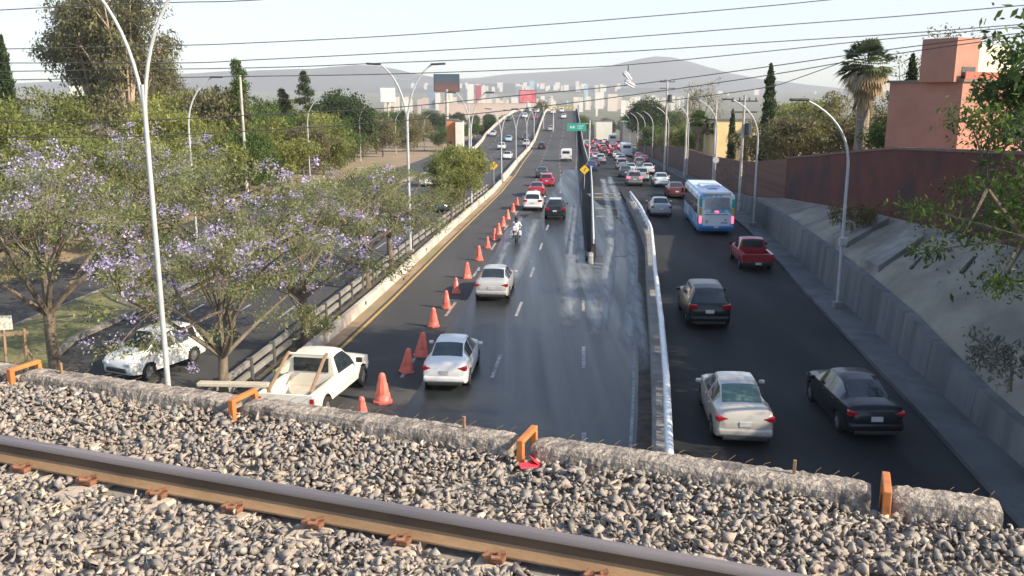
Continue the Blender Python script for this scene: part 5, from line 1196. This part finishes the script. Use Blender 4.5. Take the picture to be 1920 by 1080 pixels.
# jacaranda reaching in from the right
tree('jacaranda', 14.7, 21.3, 1.3, .98, 'green feathery tree reaching in low from the right edge', LG, name='jacaranda_tree', var=2, sz=1.05, rz=1.0, blossom=False)
tree('jacaranda', 16.6, 23.0, 1.9, .95, 'second green tree behind the feathery one at the right edge', LG, name='jacaranda_tree', var=0, sz=1.0, rz=3.0, blossom=False)
tree('bare', 12.3, 17.2, 2.6, .78, 'thin leafy branches showing in the top right corner', LG, name='sparse_tree', var=3, sz=1.1)
# background wild trees left
bgT = [(-30, 62, 1.0, LW, 0), (-38, 70, 1.15, LW, 1), (-27.5, 74, .9, LY, 1), (-47, 80, 1.2, LW, 0), (-34, 88, 1.1, LY, 0), (-42, 96, 1.2, LO, 1), (-29.5, 97, .95, LW, 0), (-52, 100, 1.3, LW, 1), (-36, 112, 1.2, LG, 0), (-46, 118, 1.3, LY, 0),
       (-30.5, 118, 1.0, LG, 1), (-58, 125, 1.4, LW, 0), (-38, 132, 1.3, LG, 1), (-29.5, 136, .95, LW, 1), (-49, 142, 1.4, LO, 0), (-33, 154, 1.15, LY, 0), (-42, 162, 1.35, LW, 1), (-66, 150, 1.4, LW, 0), (-31, 176, 1.05, LO, 1), (-37, 190, 1.3, LO, 0), (-48, 185, 1.4, LY, 1),
       (-29, 200, 1.05, LO, 0), (-33, 218, 1.25, LG, 1), (-27, 232, 1.05, LO, 1), (-40, 236, 1.4, LW, 0), (-27, 256, 1.2, LO, 0), (-22, 268, .8, LG, 1), (-34, 280, 1.3, LD, 0), (-24.5, 58, .55, LO, 1), (-28, 50, .7, LY, 0), (-36, 52, .9, LW, 1), (-46, 60, 1.1, LW, 0), (-41, 44, .8, LY, 1), (-58, 88, 1.2, LY, 1), (-72, 110, 1.3, LO, 1)]
adj = {'LW': 'mid green', 'LY': 'yellow green', 'LO': 'olive brown', 'LG': 'fresh green', 'LD': 'dark green'}
nm = {id(LW): 'mid green', id(LY): 'yellow green', id(LO): 'olive brown', id(LG): 'fresh green', id(LD): 'dark green'}
def wlab(x, y, lf):
    xx = 960 + 1660 * x / y
    spot = ('at the left edge' if xx < 60 else 'below the eucalyptus' if xx < 330 else 'between the eucalyptus and the small pine' if xx < 440 else 'below the small pine' if xx < 520 else 'below the twin conifers' if xx < 620 else 'below the big dark tree' if xx < 720 else 'behind the second double lamp' if xx < 790 else 'beside the billboard pole')
    return '%s tree %s %s' % (nm[id(lf)], 'in the front row' if y < 75 else 'in the second row' if y < 120 else 'in the third row' if y < 170 else 'in the farthest row', spot)
bgT += [(side_l(y) - d, y, s, lf, v) for y, d, s, lf, v in ((58, 2.5, .8, LO, 0), (66, 3.5, .95, LW, 1), (75, 2.8, .8, LY, 0), (84, 3.5, .95, LW, 1), (94, 3.2, .85, LG, 0), (104, 3.6, .95, LY, 1), (116, 5, .9, LO, 0), (128, 6, 1.0, LW, 1), (144, 8, 1.0, LG, 1))]
LB_ = [wlab(x, y, lf) for x, y, s, lf, v in bgT]
for l_ in set(LB_):
    q_ = sorted([i for i, a in enumerate(LB_) if a == l_], key=lambda i: bgT[i][0] / bgT[i][1])
    if len(q_) > 1:
        for k, i in enumerate(q_): LB_[i] += ', ' + ('left one' if k == 0 else 'right one' if k == len(q_) - 1 else 'middle one')
for i, (x, y, s, lf, v) in enumerate(bgT):
    xx = 960 + 1660 * x / y
    spot = ('at the left edge' if xx < 60 else 'below the eucalyptus' if xx < 330 else 'between the eucalyptus and the small pine' if xx < 440 else 'below the small pine' if xx < 520 else 'below the twin cypresses' if xx < 620 else 'below the big dark tree' if xx < 720 else 'behind the second double lamp' if xx < 790 else 'beside the billboard pole')
    dep = 'in the front row' if y < 75 else 'in the second row' if y < 120 else 'in the third row' if y < 170 else 'in the farthest row'
    tree('wild', x, y, zs(y) - (.2 if y < 80 else 1.1), s, LB_[i], lf, group='wild trees along the left side road', var=v, sz=1.0 if y < 80 else 1.22)
tree('eucalyptus', -50.5, 118, -.5, 1.05, 'huge eucalyptus with pale trunks rising past the top edge', LE, name='eucalyptus_tree', bk=bark_p); tree('eucalyptus', -59, 128, -1, 1.1, 'second huge eucalyptus at the left of the grove', LE, name='eucalyptus_tree', bk=bark_p, rz=2.)
tree('eucalyptus', -51.5, 130, -1, .7, 'lower eucalyptus with rounded crown right of the grove', LE, name='eucalyptus_tree', bk=bark_p, rz=4.)
tree('cypress', -53.5, 96, 0, 1.42, 'dark pointed cypress left of the eucalyptus', LD, name='cypress_tree', sz=1.05); tree('conifer', -29.6, 98, -1.5, 1.15, 'small dome topped pine left of centre', LG, name='pine_tree', sz=1.22)
tree('conifer', -40.5, 160, -1.5, 1.35, 'lower pointed conifer of the twin pair', LD, name='conifer_tree', sz=.88); tree('conifer', -36, 158, -1.5, 1.3, 'taller pointed conifer of the twin pair', LD, name='conifer_tree', sz=1.12)
tree('round', -32, 172, -2.2, 1.35, 'big dark dense tree left of the white tank sign', LD, name='broadleaf_tree', sz=1.15); tree('round', -37, 168, -2.2, .95, 'dark lower tree joined to the big dark tree', LD, name='broadleaf_tree', sz=1.2)
tree('wild', -33, 100, -.5, 1.25, 'tall wispy olive tree left of the small pine', LO, var=0, sz=1.25, name='tree'); tree('wild', -38, 104, -.5, 1.2, 'tall wispy tree beside the lamp with red box', LY, var=1, sz=1.2)
# right side
tree('round', 37.8, 255, -4, 1.35, 'big round dark tree beyond the right lamp posts', LD, name='broadleaf_tree', sz=1.2, var=1); tree('wild', 30.5, 190, -2.5, .9, 'green tree below the round dark tree', LG, var=0); tree('wild', 30.5, 165, -1.6, .95, 'fresh green tree left of the tall utility pole', LW, var=1)
tree('wild', 29.5, 140, -.6, .9, 'green tree between the two utility poles', LG, var=1); tree('bare', 31, 150, -.5, 1.15, 'sparse tall tree rising above the small palms', LO, var=0, name='sparse_tree')
tree('wild', 28, 90, 1.2, .95, 'olive mesquite hanging over the brown brick wall', LO, var=0); tree('wild', 33, 88, 1.6, 1.15, 'wide olive mesquite left of the palm', LO, var=1); tree('wild', 29.5, 106, .6, .9, 'dull green tree behind the cypress and yellow house', LO, var=1)
tree('wild', 36, 110, .8, 1.2, 'olive tree behind the mesquite', LW, var=0); tree('wild', 31.5, 70, 3, .9, 'bright green tree right of the palm trunk', LG, var=1, sz=.95); tree('wild', 36.5, 78, 3, 1.1, 'dark green tree behind the palm', LG, var=0)
tree('cypress', 29.3, 103, .4, 1.22, 'tall thin cypress rising above the mountain line', LD, name='cypress_tree'); tree('cypress', 28.4, 116, 0, .78, 'short dark cypress beside the yellow house', LD, name='cypress_tree', var=1)
tree('cypress', 27.0, 61.5, 3.6, .84, 'slim dark cypress against the pink house', LD, name='cypress_tree', var=1); tree('bare', 33.5, 66, 3.5, .95, 'thin sparse tree between cypress and house', LO, name='sparse_tree', var=1); tree('bare', 30.5, 68, 3.5, .9, 'bare twiggy tree behind the slim cypress', LO, name='sparse_tree')
for (x, y, z, s, lf, lab) in ((24.5, 38, 4.6, 1.1, LG, 'leafy tree behind the dark red wall at right'), (25, 28, 4.8, 1.2, LW, 'leafy tree beyond the right edge near the bridge'), (33, 33, 5, 1.3, LW, 'big leafy tree right of the pink house')):
    tree('wild', x, y, z, s, lab, lf, var=int(x) % 2, group='trees behind the red wall')
tree('eucalyptus', 22, 22.3, 4.6, .66, 'tall eucalyptus beyond the right edge shading the road', LE, name='eucalyptus_tree', bk=bark_p, rz=1.)
tree('round', 13.5, 425, -4, .95, 'bushy olive tree standing beyond the flyover crest', LO, name='broadleaf_tree', var=0, sz=1.6); tree('round', 21, 440, -5, .85, 'lower bushy tree right of the crest tree', LO, name='broadleaf_tree', var=1, sz=1.35)
for i, (x, y, s) in enumerate(((-14, 330, .9), (-8, 345, 1.0), (-20, 320, .9), (-3, 380, .9), (26, 400, 1.0), (40, 380, 1.0), (33, 420, 1.1), (52, 400, 1.2), (60, 330, 1.3), (48, 330, 1.1), (70, 420, 1.4), (-30, 340, 1.3), (-44, 330, 1.3), (-52, 560, 1.2), (-42, 575, 1.0), (-33, 560, 1.1), (-24, 570, .9), (-14, 560, 1.0), (-5, 575, .9))):
    tree('round', x, y, zs(y) - .5, s, 'small round tree among the roofs beyond the flyover', LD if i % 2 else LG, name='broadleaf_tree', group='small trees among the far roofs', var=i % 2)
tree('shrub', 17.6, 45.5, 3.1, 1.3, 'dry brown shrub at the foot of the red wall', leafmat('leaf_dry', (.12, .10, .04), (.24, .19, .09), None, .3), cat='shrub', name='shrub'); tree('shrub', 18.5, 46.3, 3.3, .9, 'smaller dry shrub right of the brown one', MATS['leaf_dry'], cat='shrub', name='shrub')
tree('shrub', -8.1, 35.8, .1, .8, 'small green bush in the trough behind the pickup', LJ, cat='shrub', name='shrub')
tree('shrub', 12.9, 21.9, 2.6, 1.2, 'grey twiggy bush at the right edge of the slope', leafmat('leaf_grey', (.13, .13, .11), (.25, .25, .22), None, .2), cat='shrub', name='shrub')
# palms
def palm(x, y, z, h, s, label, skirt=True):
    t = thing('palm_tree', label, 'palm tree', (x, y, z)); rr = random.Random(int(x * 10)); q = MB()
    q.tube([(0, 0, -.3), (0, 0, h * .5), (.05, 0, h)], [.5 * s, .42 * s, .36 * s], 10); ob('trunk', q, pm('palm_bark', (.20, .16, .12), (.32, .26, .2), rough=1, scale=2, bump=.8, bscale=8, stretch=(1, 1, 3)), t)
    V = []; F = []
    def frond(a, el, L, dead=False):
        d = Vector((math.cos(a) * math.cos(el), math.sin(a) * math.cos(el), math.sin(el))); base = Vector((0, 0, h)) + d * .3 * s; tip = base + d * L * .5
        side = d.cross(Vector((0, 0, 1))).normalized(); up = side.cross(d).normalized()
        n0 = 11
        for k in range(n0):
            an = (k / (n0 - 1) - .5) * 2.3; dd = (d * math.cos(an) + side * math.sin(an)).normalized(); Lb = L * .62 * (.75 + .25 * math.cos(an)); p0 = tip; mid = p0 + dd * Lb * .55 + Vector((0, 0, -.03 * L)); e = p0 + dd * Lb + Vector((0, 0, -Lb * (.32 if not dead else .6)))
            w_ = .055 * L; sd = dd.cross(up).normalized() * w_; i0 = len(V); V.extend([p0, mid + sd, e, mid - sd]); F.append((i0, i0 + 1, i0 + 2, i0 + 3))
        i0 = len(V); V.extend([base + side * .03, base - side * .03, tip - side * .03, tip + side * .03]); F.append((i0, i0 + 1, i0 + 2, i0 + 3))
    for k in range(95): frond(rr.uniform(0, 6.28), rr.uniform(-.45, 1.5), 1.5 * s * rr.uniform(.75, 1.15))
    ob('crown', npmesh('crown', [v[:] for v in V], F), LG if s < 1 else leafmat('leaf_palm', (.07, .10, .04), (.15, .18, .08), None, .3), t); V.clear(); F.clear()
    if skirt:
        for k in range(70): frond(rr.uniform(0, 6.28), rr.uniform(-1.5, -.4), 1.5 * s * rr.uniform(.7, 1.1), True)
        V2 = [v.copy() for v in V]
        for k in range(60):
            a = rr.uniform(0, 6.28); z0 = h - rr.uniform(.4, 2.6) * s; r0 = .45 * s; i0 = len(V2); c_, s_ = math.cos(a), math.sin(a); w_ = .10 * s
            V2.extend([Vector((c_ * r0 - s_ * w_, s_ * r0 + c_ * w_, z0)), Vector((c_ * r0 + s_ * w_, s_ * r0 - c_ * w_, z0)), Vector((c_ * r0 * 1.5, s_ * r0 * 1.5, z0 - .9 * s)), Vector((c_ * r0 * 1.6 - s_ * w_, s_ * r0 * 1.6 + c_ * w_, z0 - .8 * s))]); F.append((i0, i0 + 1, i0 + 2, i0 + 3))
        ob('dead_skirt', npmesh('dead_skirt', [v[:] for v in V2], F), leafmat('leaf_dead', (.26, .19, .11), (.44, .34, .21), None, .25), t)
    return t
palm(29.2, 75, 3, 9.6, 1.25, 'tall fan palm with hanging dead fronds before the sky'); palm(27.5, 132, -.5, 7.2, .95, 'small fan palm beside the plain utility pole', True); palm(29.3, 128, -.5, 6, .8, 'shorter palm right of the small fan palm', False)

# ------------------------------------------------------------------ air
hz = MB().box((0, 4100, 390), (13000, 8600, 810)); hm_ = bpy.data.materials.new('haze_air'); hm_.use_nodes = True; t = hm_.node_tree; t.nodes.remove(t.nodes['Principled BSDF'])
pv = nd(t, 'ShaderNodeVolumePrincipled'); pv.inputs['Color'].default_value = (.97, .985, 1, 1); pv.inputs['Density'].default_value = .000145; pv.inputs['Anisotropy'].default_value = 0
t.links.new(pv.outputs[0], t.nodes['Material Output'].inputs['Volume']); ob('haze', hz, hm_, kind='stuff')

# ------------------------------------------------------------------ look-alikes: say which one by its place in the row
from collections import defaultdict
dl = defaultdict(list)
for o in bpy.data.objects:
    if o.parent is None and 'label' in o: dl[o['label']].append(o)
ords = ['first', 'second', 'third', 'fourth', 'fifth', 'sixth', 'seventh', 'eighth', 'ninth', 'tenth', 'eleventh', 'twelfth', 'thirteenth', 'fourteenth', 'fifteenth', 'sixteenth', 'seventeenth', 'eighteenth', 'nineteenth', 'twentieth', 'twenty first', 'twenty second', 'twenty third', 'last']
def colx(o):
    if o.name.startswith('sleeper'): return sum(v.co.x for v in o.data.vertices)
    return o.location.x / max(1, o.location.y)
for lab, os_ in dl.items():
    if len(os_) > 1:
        for k, o in enumerate(sorted(os_, key=colx)): o['label'] = lab + ', %s from the left' % ords[min(k, 23)]
